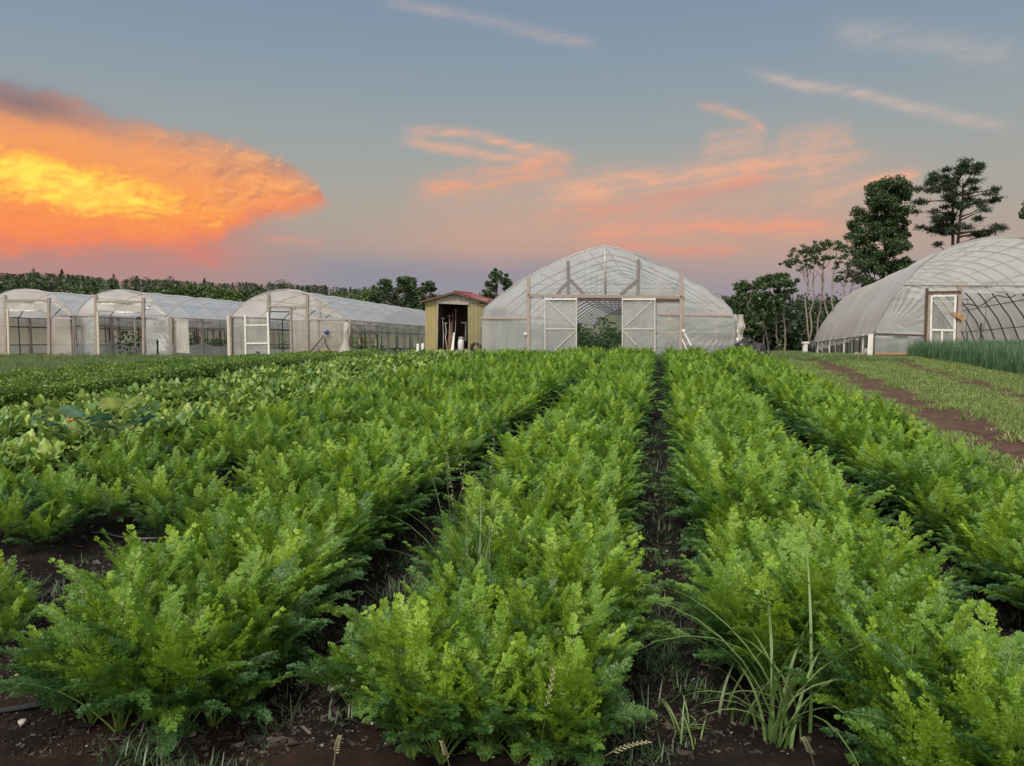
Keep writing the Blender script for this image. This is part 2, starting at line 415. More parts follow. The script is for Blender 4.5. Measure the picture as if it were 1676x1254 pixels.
M['filmside'] = film('side film', .80, (.86, .82, .79), .08, (.8, .8, .12), 2.0, .5, (.76, .64, .58), .35, .6)
M['filmmilk'] = film('milky roof film', .60, (.88, .91, .96), .10, (.5, .5, .5), 1.0, .12, (.78, .79, .82), .3, .6)
M['filmpink'] = film('sunset tinted film', .44, (.84, .73, .68), .07)  # sunset pink seen through the plastic is put into the film colour
M['filmclear'] = film('clear film', .36, (.68, .68, .66))
M['filmthick'] = film('gathered film', .86, (.74, .70, .64), .08, (5., 5., .8), 1.6, 1.0)
M['black'] = solid('black plastic', (.018, .018, .02), (.010, .010, .012), .38, 6, bump=.3, spec=.5)
M['yellow'] = solid('faded yellow metal cladding', (.34, .275, .12), (.29, .23, .10), .55, 2, bump=.05, patch=((.30, .25, .14), 3, .5))
M['olive'] = solid('olive metal cladding', (.27, .24, .12), (.22, .19, .10), .55, 2, bump=.05, patch=((.22, .19, .12), 3, .5))
M['board'] = solid('grey weathered boards', (.42, .38, .33), (.18, .15, .12), .9, 5, (9, 9, .7), bump=.3)
M['redroof'] = solid('red roof sheet', (.24, .045, .042), (.17, .03, .03), .45, 3, bump=.05)
M['rust'] = solid('rusty brown edge', (.16, .09, .06), (.09, .05, .04), .8, 8)
M['white'] = solid('white painted metal', (.66, .66, .62), (.55, .54, .5), .45, 4, bump=.05)
M['blue'] = solid('blue plastic', (.03, .06, .28), (.02, .04, .2), .4, 4)
M['rock'] = solid('stone', (.45, .41, .36), (.25, .22, .19), .85, 20, bump=.3)
M['straw'] = solid('dry seed head', (.40, .38, .22), (.30, .30, .15), .8, 20)

# ------------------------------------------------------------------ ground
def axis_pts(lo, hi, dlo, dhi, step, grow=1.13):
    mid = list(np.arange(dlo, dhi + 1e-6, step)); st = step; x = dhi; up = []
    while x < hi: st *= grow; x += st; up.append(x)
    st = step; x = dlo; dn = []
    while x > lo: st *= grow; x -= st; dn.append(x)
    return np.array(dn[::-1] + mid + up)
gx = axis_pts(-1500, 1500, -5, 7.5, .06); gy = axis_pts(-60, 3000, 1.6, 13, .06)
GX, GY = np.meshgrid(gx, gy)
g = Acc(); V, F = sheet(np.stack([GX, GY, ground(GX, GY)], -1)); g.add(V, F[:, ::-1])
m, t, out = new_mat('ground soil and grass')
p = t.node('ShaderNodeBsdfPrincipled'); t.nt.links.new(p.outputs[0], out.inputs[0])
geo = t.node('ShaderNodeNewGeometry'); X = t.sep(geo.outputs['Position'])
A_ = X[0] * float(NV[0]) + X[1] * float(NV[1]); S_ = X[0] * float(EV[0]) + X[1] * float(EV[1])
pos = geo.outputs['Position']
na = t.noise(pos, .9, 5, .6); nb = t.noise(pos, 6., 6, .65); nc = t.noise(pos, 45., 5, .7); nd = t.noise(pos, 3., 5, .65)
soil = t.ramp(nb * .5 + nc * .5, [(.33, (.004, .0035, .003, 1)), (.54, (.011, .009, .0075, 1)), (.72, (.030, .024, .019, 1))])
soil = t.mix(t.smooth(nd, .52, .7) * .4, soil, (.028, .015, .010, 1))
soil = t.mix(t.smooth(S_, 2.9, 2.3) * t.smooth(nd, .35, .6) * .6, soil, (.04, .020, .013, 1))
vz = t.node('ShaderNodeTexVoronoi', feature='F1'); t.put(vz.inputs['Vector'], pos); vz.inputs['Scale'].default_value = 60
grass = t.ramp(nd * .55 + nb * .45, [(.3, (.06, .09, .02, 1)), (.5, (.12, .145, .04, 1)), (.7, (.22, .20, .085, 1))])
clay = t.ramp(nb, [(.3, (.05, .03, .022, 1)), (.7, (.125, .078, .055, 1))])
r1 = ((A_ - (S_ * .052 + 3.75) + (na - .5) * .5) / .46).gauss(); r2 = ((A_ - (S_ * .07 + 5.75) + (na - .5) * .8) / .42).gauss() * .8
rut = t.smooth((r1 + r2) + (nd - .5) * .7, .24, .55) * t.smooth(S_, 40., 30.)
lane = t.mix(rut, grass, clay)
field = t.smooth(A_ + (na - .5) * .5, 3.25, 2.9) * t.smooth(A_ + (na - .5), -13.2, -12.6) * t.smooth(S_ + (na - .5), 27., 25.5)
meadow = t.mix(t.smooth(na, .35, .7), (.045, .075, .02, 1), (.11, .11, .045, 1))
rest = t.mix(t.smooth(A_, 2.6, 3.2) * t.smooth(S_, 42., 34.), meadow, lane)
t.put(p.inputs['Base Color'], t.mix(field, rest, soil)); p.inputs['Roughness'].default_value = .95; p.inputs['Specular IOR Level'].default_value = .15
b = t.node('ShaderNodeBump'); b.inputs['Strength'].default_value = .9; b.inputs['Distance'].default_value = .03
t.put(b.inputs['Height'], nc * .5 + nb); t.nt.links.new(b.outputs[0], p.inputs['Normal'])
ob('ground', g, m, smooth=True, kind='structure')

# ------------------------------------------------------------------ instanced stuff (for masses nobody could count)
def stuff(name, protos, pts, rots, scl, vi, **kw):
    col = bpy.data.collections.new(name + ' pieces')
    for o in protos: col.objects.link(o)
    me = bpy.data.meshes.new(name); n = len(pts); me.vertices.add(n)
    me.vertices.foreach_set('co', np.asarray(pts, np.float32).ravel())
    for nm, ty, key, arr in (('rot', 'FLOAT_VECTOR', 'vector', rots), ('scl', 'FLOAT', 'value', scl), ('vi', 'INT', 'value', vi)):
        at_ = me.attributes.new(nm, ty, 'POINT'); at_.data.foreach_set(key, np.asarray(arr, np.int32 if ty == 'INT' else np.float32).ravel())
    me.update()
    o = bpy.data.objects.new(name, me); sc.collection.objects.link(o)
    ng = bpy.data.node_groups.new(name, 'GeometryNodeTree')
    ng.interface.new_socket('Geometry', in_out='INPUT', socket_type='NodeSocketGeometry'); ng.interface.new_socket('Geometry', in_out='OUTPUT', socket_type='NodeSocketGeometry')
    N, L = ng.nodes, ng.links
    gi, go = N.new('NodeGroupInput'), N.new('NodeGroupOutput')
    mp = N.new('GeometryNodeMeshToPoints'); L.new(gi.outputs[0], mp.inputs[0])
    ci = N.new('GeometryNodeCollectionInfo'); ci.inputs[0].default_value = col; ci.inputs[1].default_value = True; ci.inputs[2].default_value = True
    ip = N.new('GeometryNodeInstanceOnPoints'); L.new(mp.outputs[0], ip.inputs['Points']); L.new(ci.outputs[0], ip.inputs['Instance']); ip.inputs['Pick Instance'].default_value = True
    for nm, ty, k in (('vi', 'INT', 'Instance Index'), ('rot', 'FLOAT_VECTOR', 'Rotation'), ('scl', 'FLOAT', 'Scale')):
        na_ = N.new('GeometryNodeInputNamedAttribute'); na_.data_type = ty; na_.inputs[0].default_value = nm
        L.new(na_.outputs[0], ip.inputs[k])
    L.new(ip.outputs[0], go.inputs[0])
    md = o.modifiers.new('scatter', 'NODES'); md.node_group = ng
    return tag(o, kind='stuff', **kw)
def proto(name, acc, mats, smooth=False):
    return bpy.data.objects.new(name, acc.mesh(name, mats, smooth))

# ------------------------------------------------------------------ carrot plants
def frond(acc, stalk, rng, L, lean, bend, az, W, c0, npin=12, npn=7):
    N = 22; tt = np.linspace(0, 1, N); phi = lean + bend * tt ** 1.7
    r = np.concatenate([[0], np.cumsum(np.sin(phi[:-1]))]) * L / (N - 1); z = np.concatenate([[0], np.cumsum(np.cos(phi[:-1]))]) * L / (N - 1)
    A = np.array([math.cos(az), math.sin(az), 0]); S = np.array([-math.sin(az), math.cos(az), 0]); sb = rng.uniform(-.12, .12) * L
    base = np.array([rng.uniform(-.012, .012), rng.uniform(-.012, .012), 0])
    P = base + r[:, None] * A + z[:, None] * np.array([0, 0, 1.]) + (tt ** 2)[:, None] * S * sb
    T = nrm(np.gradient(P, axis=0))
    ip = lambda x, Q: np.stack([np.interp(x, tt, Q[:, k]) for k in range(3)], -1)
    pv, pf = tube(P[::3], np.interp(tt[::3], [0, .3, 1], [.0034, .0024, .0008]), 4, False)
    stalk.add(pv, pf, 0, np.array([.17, .26, .05]) * rng.uniform(.8, 1.15))
    ti = np.linspace(.40, .99, npin) ** .92 + rng.uniform(-.014, .014, npin)
    q = ip(ti, P); Tq = nrm(ip(ti, T)); Sq = nrm(np.cross(Tq, np.cross(S, Tq))); Nq = np.cross(Sq, Tq); Nq *= np.sign(Nq[:, 2:3] + 1e-6)
    x = np.clip((ti - .40) / .60, 0, 1)
    l = W * np.clip(x * 3 + .72, 0, 1) * (1 - x) ** .85 + .014
    side = np.array([-1, 1.])
    beta = np.radians(54 - 26 * x)[:, None] + rng.uniform(-.22, .22, (npin, 2))
    up = rng.uniform(-.12, .32, (npin, 2))
    d = Tq[:, None] * np.cos(beta)[..., None] + Sq[:, None] * side[None, :, None] * np.sin(beta)[..., None] + Nq[:, None] * up[..., None]
    d = nrm(d)                                                   # npin,2,3
    ll = l[:, None] * rng.uniform(.75, 1.2, (npin, 2))
    u = np.linspace(.24, 1, npn)
    Q = q[:, None, None] + d[:, :, None] * (ll[..., None] * u)[..., None] - Nq[:, None, None] * (ll[..., None] * .25 * u ** 2)[..., None]   # npin,2,npn,3
    nn = nrm(np.cross(np.broadcast_to(Tq[:, None], d.shape), d)); pr = nrm(np.cross(nn, d))          # in plane perpendicular
    sg = np.array([-1, 1.])
    sh4 = (npin, 2, npn, 2)
    ang = sg * np.radians(50) * np.where(u > .97, .35, 1.)[None, None, :, None] + rng.uniform(-.3, .3, sh4)
    dd = d[:, :, None, None]; pp = pr[:, :, None, None]; n3 = nn[:, :, None, None]
    ld = nrm(dd * np.cos(ang)[..., None] + pp * np.sin(ang)[..., None] + n3 * rng.uniform(-.28, .28, sh4)[..., None])          # pinnule axes
    le = np.maximum(.46 * ll[:, :, None, None] * (1 - .72 * u)[None, None, :, None], .010) * rng.uniform(.7, 1.2, sh4)
    lp = nrm(np.cross(np.broadcast_to(n3, ld.shape) + rng.normal(0, .3, sh4 + (3,)), ld)); ln = np.cross(ld, lp)
    v0 = np.array([0, .22, .26, .48, .52, .72, .75, .70]); vl = np.array([.9, .66, .66, .56, .56, .42, .42, .5]); va = np.array([0, -1, 1, -1, 1, -1, 1, 0]) * np.radians(38)
    shp = sh4 + (8,)
    la = va + rng.uniform(-.22, .22, shp)
    bd = nrm(ld[..., None, :] * np.cos(la)[..., None] + lp[..., None, :] * np.sin(la)[..., None] + ln[..., None, :] * rng.uniform(-.35, .35, shp)[..., None])
    bl = (le[..., None] * vl * rng.uniform(.75, 1.2, shp))[..., None]; b0 = Q[:, :, :, None, None] + ld[..., None, :] * (le[..., None] * v0)[..., None]
    bw = nrm(np.cross(np.broadcast_to(ln[..., None, :], bd.shape), bd)); wd = np.where(np.arange(8) == 0, .0006, 0)[:, None] + np.where(np.arange(8) == 0, .02, .058)[:, None] * bl + .0006
    V = np.stack([b0, b0 + bd * bl * .58 + bw * wd, b0 + bd * bl, b0 + bd * bl * .58 - bw * wd], -2).reshape(-1, 3)
    n = len(V) // 4
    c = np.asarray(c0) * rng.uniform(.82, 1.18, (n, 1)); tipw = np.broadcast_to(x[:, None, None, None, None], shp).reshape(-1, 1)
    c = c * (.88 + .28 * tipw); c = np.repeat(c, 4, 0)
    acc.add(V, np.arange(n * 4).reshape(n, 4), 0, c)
    # fine ribs of the pinnae
    e = q[:, None] + d * ll[..., None] * .95 - Nq[:, None] * (ll * .2)[..., None]; wv = pr * .0009
    q2 = np.broadcast_to(q[:, None], e.shape)
    V = np.stack([q2 - wv, q2 + wv, e + wv * .5, e - wv * .5], -2).reshape(-1, 3); n = len(V) // 4
    acc.add(V, np.arange(n * 4).reshape(n, 4), 0, np.asarray(c0) * 1.1)
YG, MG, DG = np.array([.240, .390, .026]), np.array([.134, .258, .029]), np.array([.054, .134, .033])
def carrot(seed, tall=1.0, tone=0.0):
    rng = np.random.default_rng(seed); fr, st = Acc(), Acc(); k = rng.integers(12, 17)
    for i in range(k):
        x = i / (k - 1); az = i * 2.4 + rng.uniform(-.5, .5)
        lean = .05 + .5 * x + rng.uniform(-.06, .14); bend = .3 + .75 * x + rng.uniform(-.25, .5)
        L = tall * (.47 - .06 * x) * rng.uniform(.82, 1.12)
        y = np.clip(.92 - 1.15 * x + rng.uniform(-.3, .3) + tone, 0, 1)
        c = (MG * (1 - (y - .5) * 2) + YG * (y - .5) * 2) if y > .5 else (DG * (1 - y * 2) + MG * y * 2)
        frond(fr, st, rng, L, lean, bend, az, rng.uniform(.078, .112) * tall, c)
    return fr, st
CV = []
for i in range(12):
    fr, st = carrot(100 + i, [1, .92, 1.05, .85, 1, 1.1][i % 6], [0, .12, -.1, .05, -.2, .15][i % 6])
    CV.append((fr.mesh('carrot_plant', M['frond']), st.mesh('stalks', M['frond'])))
rng = np.random.default_rng(5)
spots = []
SHIFT = {BEDS[1]: ([2.3, 3.0, 3.8, 4.8, 6], [.34, .26, .12, .03, 0]), BEDS[2]: ([2.4, 4, 6, 8], [.20, .13, .05, 0])}
def plant_rows(c, s0, s1, offs, step, keep=1.0, sc0=1.0, clear=None):
    for o in offs:
        s = s0 + rng.uniform(0, .1)
        while s < s1:
            a = c + np.interp(s, *SHIFT.get(c, ([0, 1], [0, 0]))) + o * np.interp(s, [2.4, 3.5, 5, 9, 14], [.60, .67, .75, .81, .88]) + rng.normal(0, .03); s += step * rng.uniform(.7, 1.3)
            if rng.random() > keep: continue
            if clear and clear(a, s): continue
            hm = .76 + .34 * vnoise(a * 1.6 + 40, s * 1.1, 9)
            x, y = xy(a, s); spots.append((x, y, float(ground(x, y)) - .01, sc0 * hm * rng.uniform(.78, 1.16), a - c))
NOGO = [(*onground(1275, 1225), .24), (*onground(1265, 1290), .24), (*onground(775, 1075), .12), (*onground(822, 1195), .09), (*onground(945, 1225), .07)]
def blocked(a, s):
    x, y = xy(a, s); return (.2 < a < .80 and s < 2.80) or any(math.hypot(x - p_[0], y - p_[1]) < p_[2] for p_ in NOGO)
plant_rows(BEDS[1], 2.32, 25.2, [-.46, -.23, 0, .23, .46], .085)
plant_rows(BEDS[1], 5.0, 25.2, [-.62], .13)
plant_rows(BEDS[0], 6.2, 25.2, [1.02], .2, .9, .9)
plant_rows(BEDS[2], 2.34, 25.2, [-.46, -.23, 0, .23, .46], .085, clear=blocked)
plant_rows(BEDS[3], 2.25, 25.2, [-.44, -.22, 0, .22, .44], .085, clear=blocked)
plant_rows(BEDS[4], 2.2, 25.2, [-.44, -.22, 0, .22, .44], .095)
plant_rows(BEDS[0], 3.95, 7.5, [-.75, -.4, -.05, .3, .62], .19, .8, .92)
plant_rows(BEDS[0], 7.3, 25, [-.8, -.48, -.16, .16, .48, .8], .15, .92, .92)
for _ in range(45):
    a, s = rng.uniform(-3.8, -3.05), rng.uniform(4.6, 11); x, y = xy(a, s); spots.append((x, y, float(ground(x, y)) - .01, rng.uniform(.65, .95), 0))
for a, s in ((-3.32, 3.05), (-3.18, 3.2), (-3.05, 2.95), (-3.42, 3.32), (-1.15, 2.72), (-1.02, 2.76), (-1.1, 2.95), (-.62, 2.66), (-.45, 2.7), (-2.3, 2.5)):
    x, y = xy(a, s); spots.append((x, y, float(ground(x, y)) - .01, rng.uniform(.72, .9), 0))
spots = [q for q in spots if inframe(q[0], q[1], .35, 520)]
spots.sort(key=lambda q: math.hypot(q[0], q[1]))
near = [q for q in spots if inframe(q[0], q[1], .3, -10)][:300]; ids = set(id(q) for q in near)
GRP = 'carrot plants nearest the camera in the raised beds'
def euler_for(off):
    return (rng.normal(0, .06), rng.normal(0, .06) + off * .35, rng.uniform(0, 6.283))
def tilt(off, spin):
    "lean outwards from the middle of the bed, after a free turn about the vertical"
    from mathutils import Matrix
    m = Matrix.Rotation(off * .26, 3, Vector((-EV[0], -EV[1], 0)) * -1) @ Matrix.Rotation(spin, 3, 'Z')
    return tuple(m.to_euler())
first = {}
for k, q in enumerate(near):
    v = int(rng.integers(0, 12)); e = tilt(q[4], rng.uniform(0, 6.283))
    if v not in first:
        o = ob('carrot_plant', CV[v][0], None, label='feathery green carrot plant growing at the near end of a raised bed', cat='carrot plant', group=GRP)
        ch = bpy.data.objects.new('stalks', CV[v][1]); sc.collection.objects.link(ch); ch.parent = o; first[v] = (o, ch)
    else:
        o = copy_of(first[v][0]); copy_of(first[v][1], o)
    o.location = q[:3]; o.rotation_euler = e; o.scale = (q[3],) * 3
far = [q for q in spots if id(q) not in ids]
PR = []
for i in range(12):
    fr, st = Acc(), Acc(); PR.append(bpy.data.objects.new('carrot piece', CV[i][0]))
stuff('carrot_foliage', PR, [q[:3] for q in far], [tilt(q[4], rng.uniform(0, 6.283)) for q in far], [q[3] for q in far], rng.integers(0, 12, len(far)),
      label='mass of feathery carrot tops filling the long beds towards the greenhouses', cat='carrot tops')
print('carrots', len(near), len(far))

# ------------------------------------------------------------------ broad-leaved plants
def blade_leaf(acc, rng, base, az, lean, bend, stem, L, W, col, wav=.12, fold=.3, stemcol=(.17, .17, .06), twist=0, shape=None, nu=9):
    A = np.array([math.cos(az), math.sin(az), 0]); S = np.array([-math.sin(az), math.cos(az), 0]); Z = np.array([0, 0, 1.])
    d0 = A * math.sin(lean) + Z * math.cos(lean); p1 = np.asarray(base) + d0 * stem
    v, f = tube(np.array([base, np.asarray(base) + d0 * stem * .5, p1]), [.006 * L / .2, .005 * L / .2, .004 * L / .2], 4, False); acc.add(v, f, 0, stemcol)
    u = np.linspace(0, 1, nu); phi = lean + bend * u
    r = np.concatenate([[0], np.cumsum(np.sin(phi[:-1]))]) * L / (nu - 1); z = np.concatenate([[0], np.cumsum(np.cos(phi[:-1]))]) * L / (nu - 1)
    C = p1 + r[:, None] * A + z[:, None] * Z; T = nrm(np.gradient(C, axis=0)); Nn = np.cross(T, S) * -1
    w = (np.sin(np.pi * np.clip(u, .0, 1) ** .75) ** .8 * W) if shape is None else shape(u) * W
    w = np.maximum(w, .002)
    k = np.array([-1, -.5, 0, .5, 1])
    tw = twist * u
    wave = np.sin(u * rng.uniform(9, 16) + rng.uniform(0, 6))[:, None] * np.abs(k)[None] ** 2 * np.sign(k)[None] * wav * W + rng.normal(0, wav * W * .35, (nu, 5)) * np.abs(k)
    P = C[:, None] + S * (w[:, None] * k)[..., None] + Nn[:, None] * ((np.abs(k) * fold * w[:, None]) + wave)[..., None]
    v, f = sheet(P); c = np.asarray(col) * rng.uniform(.88, 1.12, (len(v), 1))
    rib = np.tile(np.array([1, 1, 1.45, 1, 1]), nu)[:, None]
    acc.add(v, f, 0, c * rib)
def beet(seed):
    rng = np.random.default_rng(seed); a = Acc(); n = rng.integers(11, 16)
    for i in range(n):
        x = i / n; c = np.array([[.145, .25, .045], [.185, .29, .05], [.105, .195, .045], [.24, .325, .06]][rng.integers(0, 4)])
        blade_leaf(a, rng, (rng.uniform(-.02, .02), rng.uniform(-.02, .02), 0), i * 2.4 + rng.uniform(-.4, .4), .1 + .65 * x + rng.uniform(0, .2), rng.uniform(.3, 1.5),
                   rng.uniform(.08, .16), rng.uniform(.14, .21), rng.uniform(.042, .060), c, .2, .14)
    return a
BV = [beet(300 + i).mesh('beet_plant', M['leaf'], True) for i in range(9)]
bs = []
for c in (-6.05, -6.55, -7.1, -7.9, -8.4, -8.9, -9.4):
    s = 4.5 + rng.uniform(0, .2)
    while s < 25.5:
        s += rng.uniform(.18, .27); a = c + rng.normal(0, .06) + .03 * (12 - s) * 0
        x, y = xy(a, s)
        if inframe(x, y, .3, 60): bs.append((x, y, float(ground(x, y)) - .01, rng.uniform(.85, 1.2) * (.9 + .25 * vnoise(a, s, 4))))
bs.sort(key=lambda q: math.hypot(q[0], q[1]))
fb = {}
for q in [q for q in bs if inframe(q[0], q[1], .25, -8)][:300]:
    v = int(rng.integers(0, 9))
    if v not in fb: o = fb[v] = ob('beet_plant', BV[v], None, label='yellow green beet plant with wavy upright leaves beside the carrot beds', cat='beet plant', group='beet plants in the leafy rows')
    else: o = copy_of(fb[v])
    o.location = q[:3]; o.rotation_euler = (rng.normal(0, .08), rng.normal(0, .08), rng.uniform(0, 6.28)); o.scale = (q[3],) * 3; bs.remove(q)
rest = [q for q in bs]
if rest:
    stuff('beet_foliage', [bpy.data.objects.new('beet piece', m_) for m_ in BV], [q[:3] for q in rest], [(0, 0, rng.uniform(0, 6.28)) for q in rest], [q[3] for q in rest], rng.integers(0, 9, len(rest)),
          label='leafy beet rows running back towards the yellow shed', cat='beet leaves')
print('beets rest', len(rest))
# dark green bushy crop rows
def bush(seed, h, w, n, ls, cols, name, mat='leaf', flat=.4):
    rng = np.random.default_rng(seed); a = Acc()
    P = np.stack([rng.normal(0, w * .5, n), rng.normal(0, w * .5, n), h * rng.beta(2.2, 1.3, n)], -1)
    D = nrm(rng.normal(0, 1, (n, 3)) + np.array([0, 0, flat])); U = nrm(np.cross(D, rng.normal(0, 1, (n, 3)))); W_ = np.cross(D, U)
    s = (ls * rng.uniform(.6, 1.3, n))[:, None]
    V = np.stack([P - U * s * .5, P + W_ * s * .38, P + U * s * .6, P - W_ * s * .38], 1).reshape(-1, 3)
    c = np.asarray(cols)[rng.integers(0, len(cols), n)] * rng.uniform(.8, 1.2, (n, 1))
    a.add(V, np.arange(n * 4).reshape(n, 4), 0, np.repeat(c, 4, 0)); return a
pv = [proto('herb piece', bush(400 + i, .36, .22, 420, .045, [[.10, .19, .03], [.14, .24, .035], [.07, .15, .03], [.17, .26, .04]], 'h'), M['leaf']) for i in range(5)]
pts = []
for c in (-10.45, -10.8, -11.15, -11.5, -12.1, -12.5, -12.9, -13.3):
    s = 6.0
    while s < 27.5:
        s += rng.uniform(.16, .26); a = c + rng.normal(0, .06); x, y = xy(a, s)
        if inframe(x, y, .3, 60): pts.append((x, y, float(ground(x, y))))
stuff('herb_row', pv, pts, [(0, 0, rng.uniform(0, 6.28)) for _ in pts], rng.uniform(.8, 1.15, len(pts)), rng.integers(0, 5, len(pts)), label='dense dark green parsley row behind the beet rows', cat='herb bed')

# ------------------------------------------------------------------ grasses
def blades(acc, rng, n, h, spread, w, cols, lean=(.1, .7), bend=(.2, 1.2), seg=4, grid=None):
    for i in range(n):
        az = rng.uniform(0, 6.28); L = h * rng.uniform(.5, 1.15); l0 = rng.uniform(*lean); bd = rng.uniform(*bend)
        u = np.linspace(0, 1, seg + 1); phi = l0 + bd * u
        r = np.concatenate([[0], np.cumsum(np.sin(phi[:-1]))]) * L / seg; z = np.concatenate([[0], np.cumsum(np.cos(phi[:-1]))]) * L / seg
        A = np.array([math.cos(az), math.sin(az), 0]); S = np.array([-A[1], A[0], 0]); b0 = np.array([rng.uniform(-spread, spread), rng.uniform(-spread, spread), 0]) if spread > .05 else np.array([rng.normal(0, spread), rng.normal(0, spread), 0])
        C = b0 + r[:, None] * A + z[:, None] * np.array([0, 0, 1.]); ww = (w * (1 - u ** 2.2) + .0006)[:, None] * S
        v, f = sheet(np.stack([C - ww, C + ww], 1)); acc.add(v, f, 0, np.asarray(cols[rng.integers(0, len(cols))]) * rng.uniform(.8, 1.2))
    return acc
LG = [[.135, .235, .04], [.195, .28, .05], [.105, .19, .033], [.31, .31, .11]]
gp = []
for i in range(6):
    r_ = np.random.default_rng(500 + i); gp.append(proto('turf piece', blades(Acc(), r_, 170, [.05, .065, .045, .08, .055, .10][i], .24, .0028, LG, (.1, 1.0), (.2, 1.0), 3), M['grass']))
pts = []
for i in range(11000):
    s = 2 + 35 * rng.random() ** 1.2; a = rng.uniform(2.95, 13); x, y = xy(a, s)
    if not inframe(x, y, 0, 420): continue
    if a < 3.1 + .012 * s and rng.random() < .2: continue
    ru = math.exp(-((a - (3.75 + .052 * s)) / .50) ** 2) + .75 * math.exp(-((a - (5.75 + .07 * s)) / .46) ** 2)
    if rng.random() < ru * 1.7 * (.60 + .6 * vnoise(a * 2.2, s * .9, 31)): continue
    pts.append((x, y, float(ground(x, y)) - .004))
stuff('lane_grass', gp, pts, [(0, 0, rng.uniform(0, 6.28)) for _ in pts], rng.uniform(.7, 1.25, len(pts)), rng.integers(0, 6, len(pts)), label='short worn grass on the farm lane beside the carrots', cat='grass')
# rough grass and weeds by the hoop houses
gp2 = []
for i in range(4):
    r_ = np.random.default_rng(540 + i); gp2.append(proto('rough piece', blades(Acc(), r_, 90, .34, .22, .004, [[.09, .17, .03], [.12, .20, .04], [.07, .135, .03], [.20, .23, .09]], (.05, .4), (.1, .8), 4), M['grass']))
pts = []
for i in range(4200):
    px_, py_ = rng.uniform(-60, 700), 0
    Y = rng.uniform(13, 33); d = cray(px_, 560); x, y = d[0] * Y / d[1], Y; a, s = asof(x, y)
    if a > -13.6 or (px_ > 372 and Y > 29.6 and px_ < 580) or (px_ < 372 and Y > 32.3): continue
    pts.append((x, y, float(ground(x, y)) - .01))
for i in range(700):
    a, s = rng.uniform(-8, 8), rng.uniform(26.2, 28.0); x, y = xy(a, s); pts.append((x, y, float(ground(x, y)) - .01))
for i in range(500):
    Y = rng.uniform(27, 45); px_ = rng.uniform(1215, 1330); x, y = (px_ - CX) / FPX * Y, Y; pts.append((x, y, float(ground(x, y)) - .02))
stuff('rough_grass', gp2, pts, [(0, 0, rng.uniform(0, 6.28)) for _ in pts], rng.uniform(.25, .65, len(pts)), rng.integers(0, 4, len(pts)), label='rough seeding grass in front of the hoop houses', cat='grass')
# onion bed
op = []
for i in range(5):
    r_ = np.random.default_rng(560 + i); op.append(proto('onion piece', blades(Acc(), r_, 34, .62, .10, .0055, [[.075, .165, .075], [.10, .20, .085], [.055, .13, .06], [.12, .23, .08]], (.0, .25), (.0, .5), 4), M['grass']))
pts = []
for i in range(4200):
    a, s = rng.uniform(8.95, 14.5), rng.uniform(17, 30.3); x, y = xy(a, s)
    if inframe(x, y, .3, 80): pts.append((x, y, float(ground(x, y)) - .01))
stuff('onion_rows', op, pts, [(0, 0, rng.uniform(0, 6.28)) for _ in pts], rng.uniform(.65, 1.15, len(pts)), rng.integers(0, 5, len(pts)), label='dense blue green onion tops in a bed before the round greenhouse', cat='onion bed')
# small weeds in the paths between beds
wp = []
for i in range(5):
    r_ = np.random.default_rng(580 + i); wp.append(proto('weed piece', blades(Acc(), r_, 18, .12, .03, .0026, [[.05, .09, .03], [.07, .115, .035], [.035, .065, .025]], (.4, 1.25), (.1, .9), 4), M['grass']))
pts = []
for i in range(2600):
    k = rng.integers(0, 6); c = [-3.4, -1.55, -.02, 1.5, 3.05, -5.3][k]; s = 2.2 + 9 * rng.random() ** 1.6; a = c + rng.normal(0, .17); x, y = xy(a, s)
    dens = vnoise(a * 1.5, s * 1.2, 21)
    if rng.random() > (.25 + dens * .8) * (.5 if k == 0 else 1): continue
    if inframe(x, y, 0, 60): pts.append((x, y, float(ground(x, y)) - .003))
stuff('path_weeds', wp, pts, [(0, 0, rng.uniform(0, 6.28)) for _ in pts], rng.uniform(.4, 1.15, len(pts)), rng.integers(0, 5, len(pts)), label='low spreading weeds in the dark paths between the beds', cat='weeds')
# mulch chips and gravel
r_ = np.random.default_rng(77); ch = Acc(); n = 0
chipc = np.array([[.022, .017, .014], [.04, .03, .024], [.014, .011, .009], [.085, .07, .058], [.03, .018, .013]])
for i in range(24000):
    k = r_.integers(0, 5); a = [-3.5, -1.55, -.02, 1.5, -2.2][k] + r_.normal(0, .28 if k != 4 else 1.6); s = (2.0 + 7 * r_.random() ** 1.8) if k != 4 else r_.uniform(1.9, 3.0); x, y = xy(a, s)
    if not inframe(x, y, 0, 10): continue
    z = float(ground(x, y)); L = r_.uniform(.005, .022) * (1 if r_.random() > .05 else 2.6); W_ = L * r_.uniform(.12, .45); H = .003 + L * .12
    az = r_.uniform(0, 6.28); tl = r_.normal(0, .25); ex = np.array([math.cos(az) * math.cos(tl), math.sin(az) * math.cos(tl), math.sin(tl)]); ey = np.array([-math.sin(az), math.cos(az), r_.normal(0, .2)]); ez = np.cross(ex, ey)
    v, f = box((x, y, z + H * .6), ex * L * .5, ey * W_ * .5, ez * H * .5); v += r_.normal(0, L * .10, v.shape); ch.add(v, f, 0, chipc[r_.integers(0, 5)] * r_.uniform(.7, 1.3))
mm, t, out = new_mat('mulch chip'); p = t.node('ShaderNodeBsdfPrincipled'); t.nt.links.new(p.outputs[0], out.inputs[0])
at_ = t.node('ShaderNodeAttribute', attribute_name='Col'); t.nt.links.new(at_.outputs['Color'], p.inputs['Base Color']); p.inputs['Roughness'].default_value = .85; M['chip'] = mm
ob('mulch_chips', ch, mm, kind='stuff', label='dark wood chips and bark scattered over the soil paths', cat='mulch')
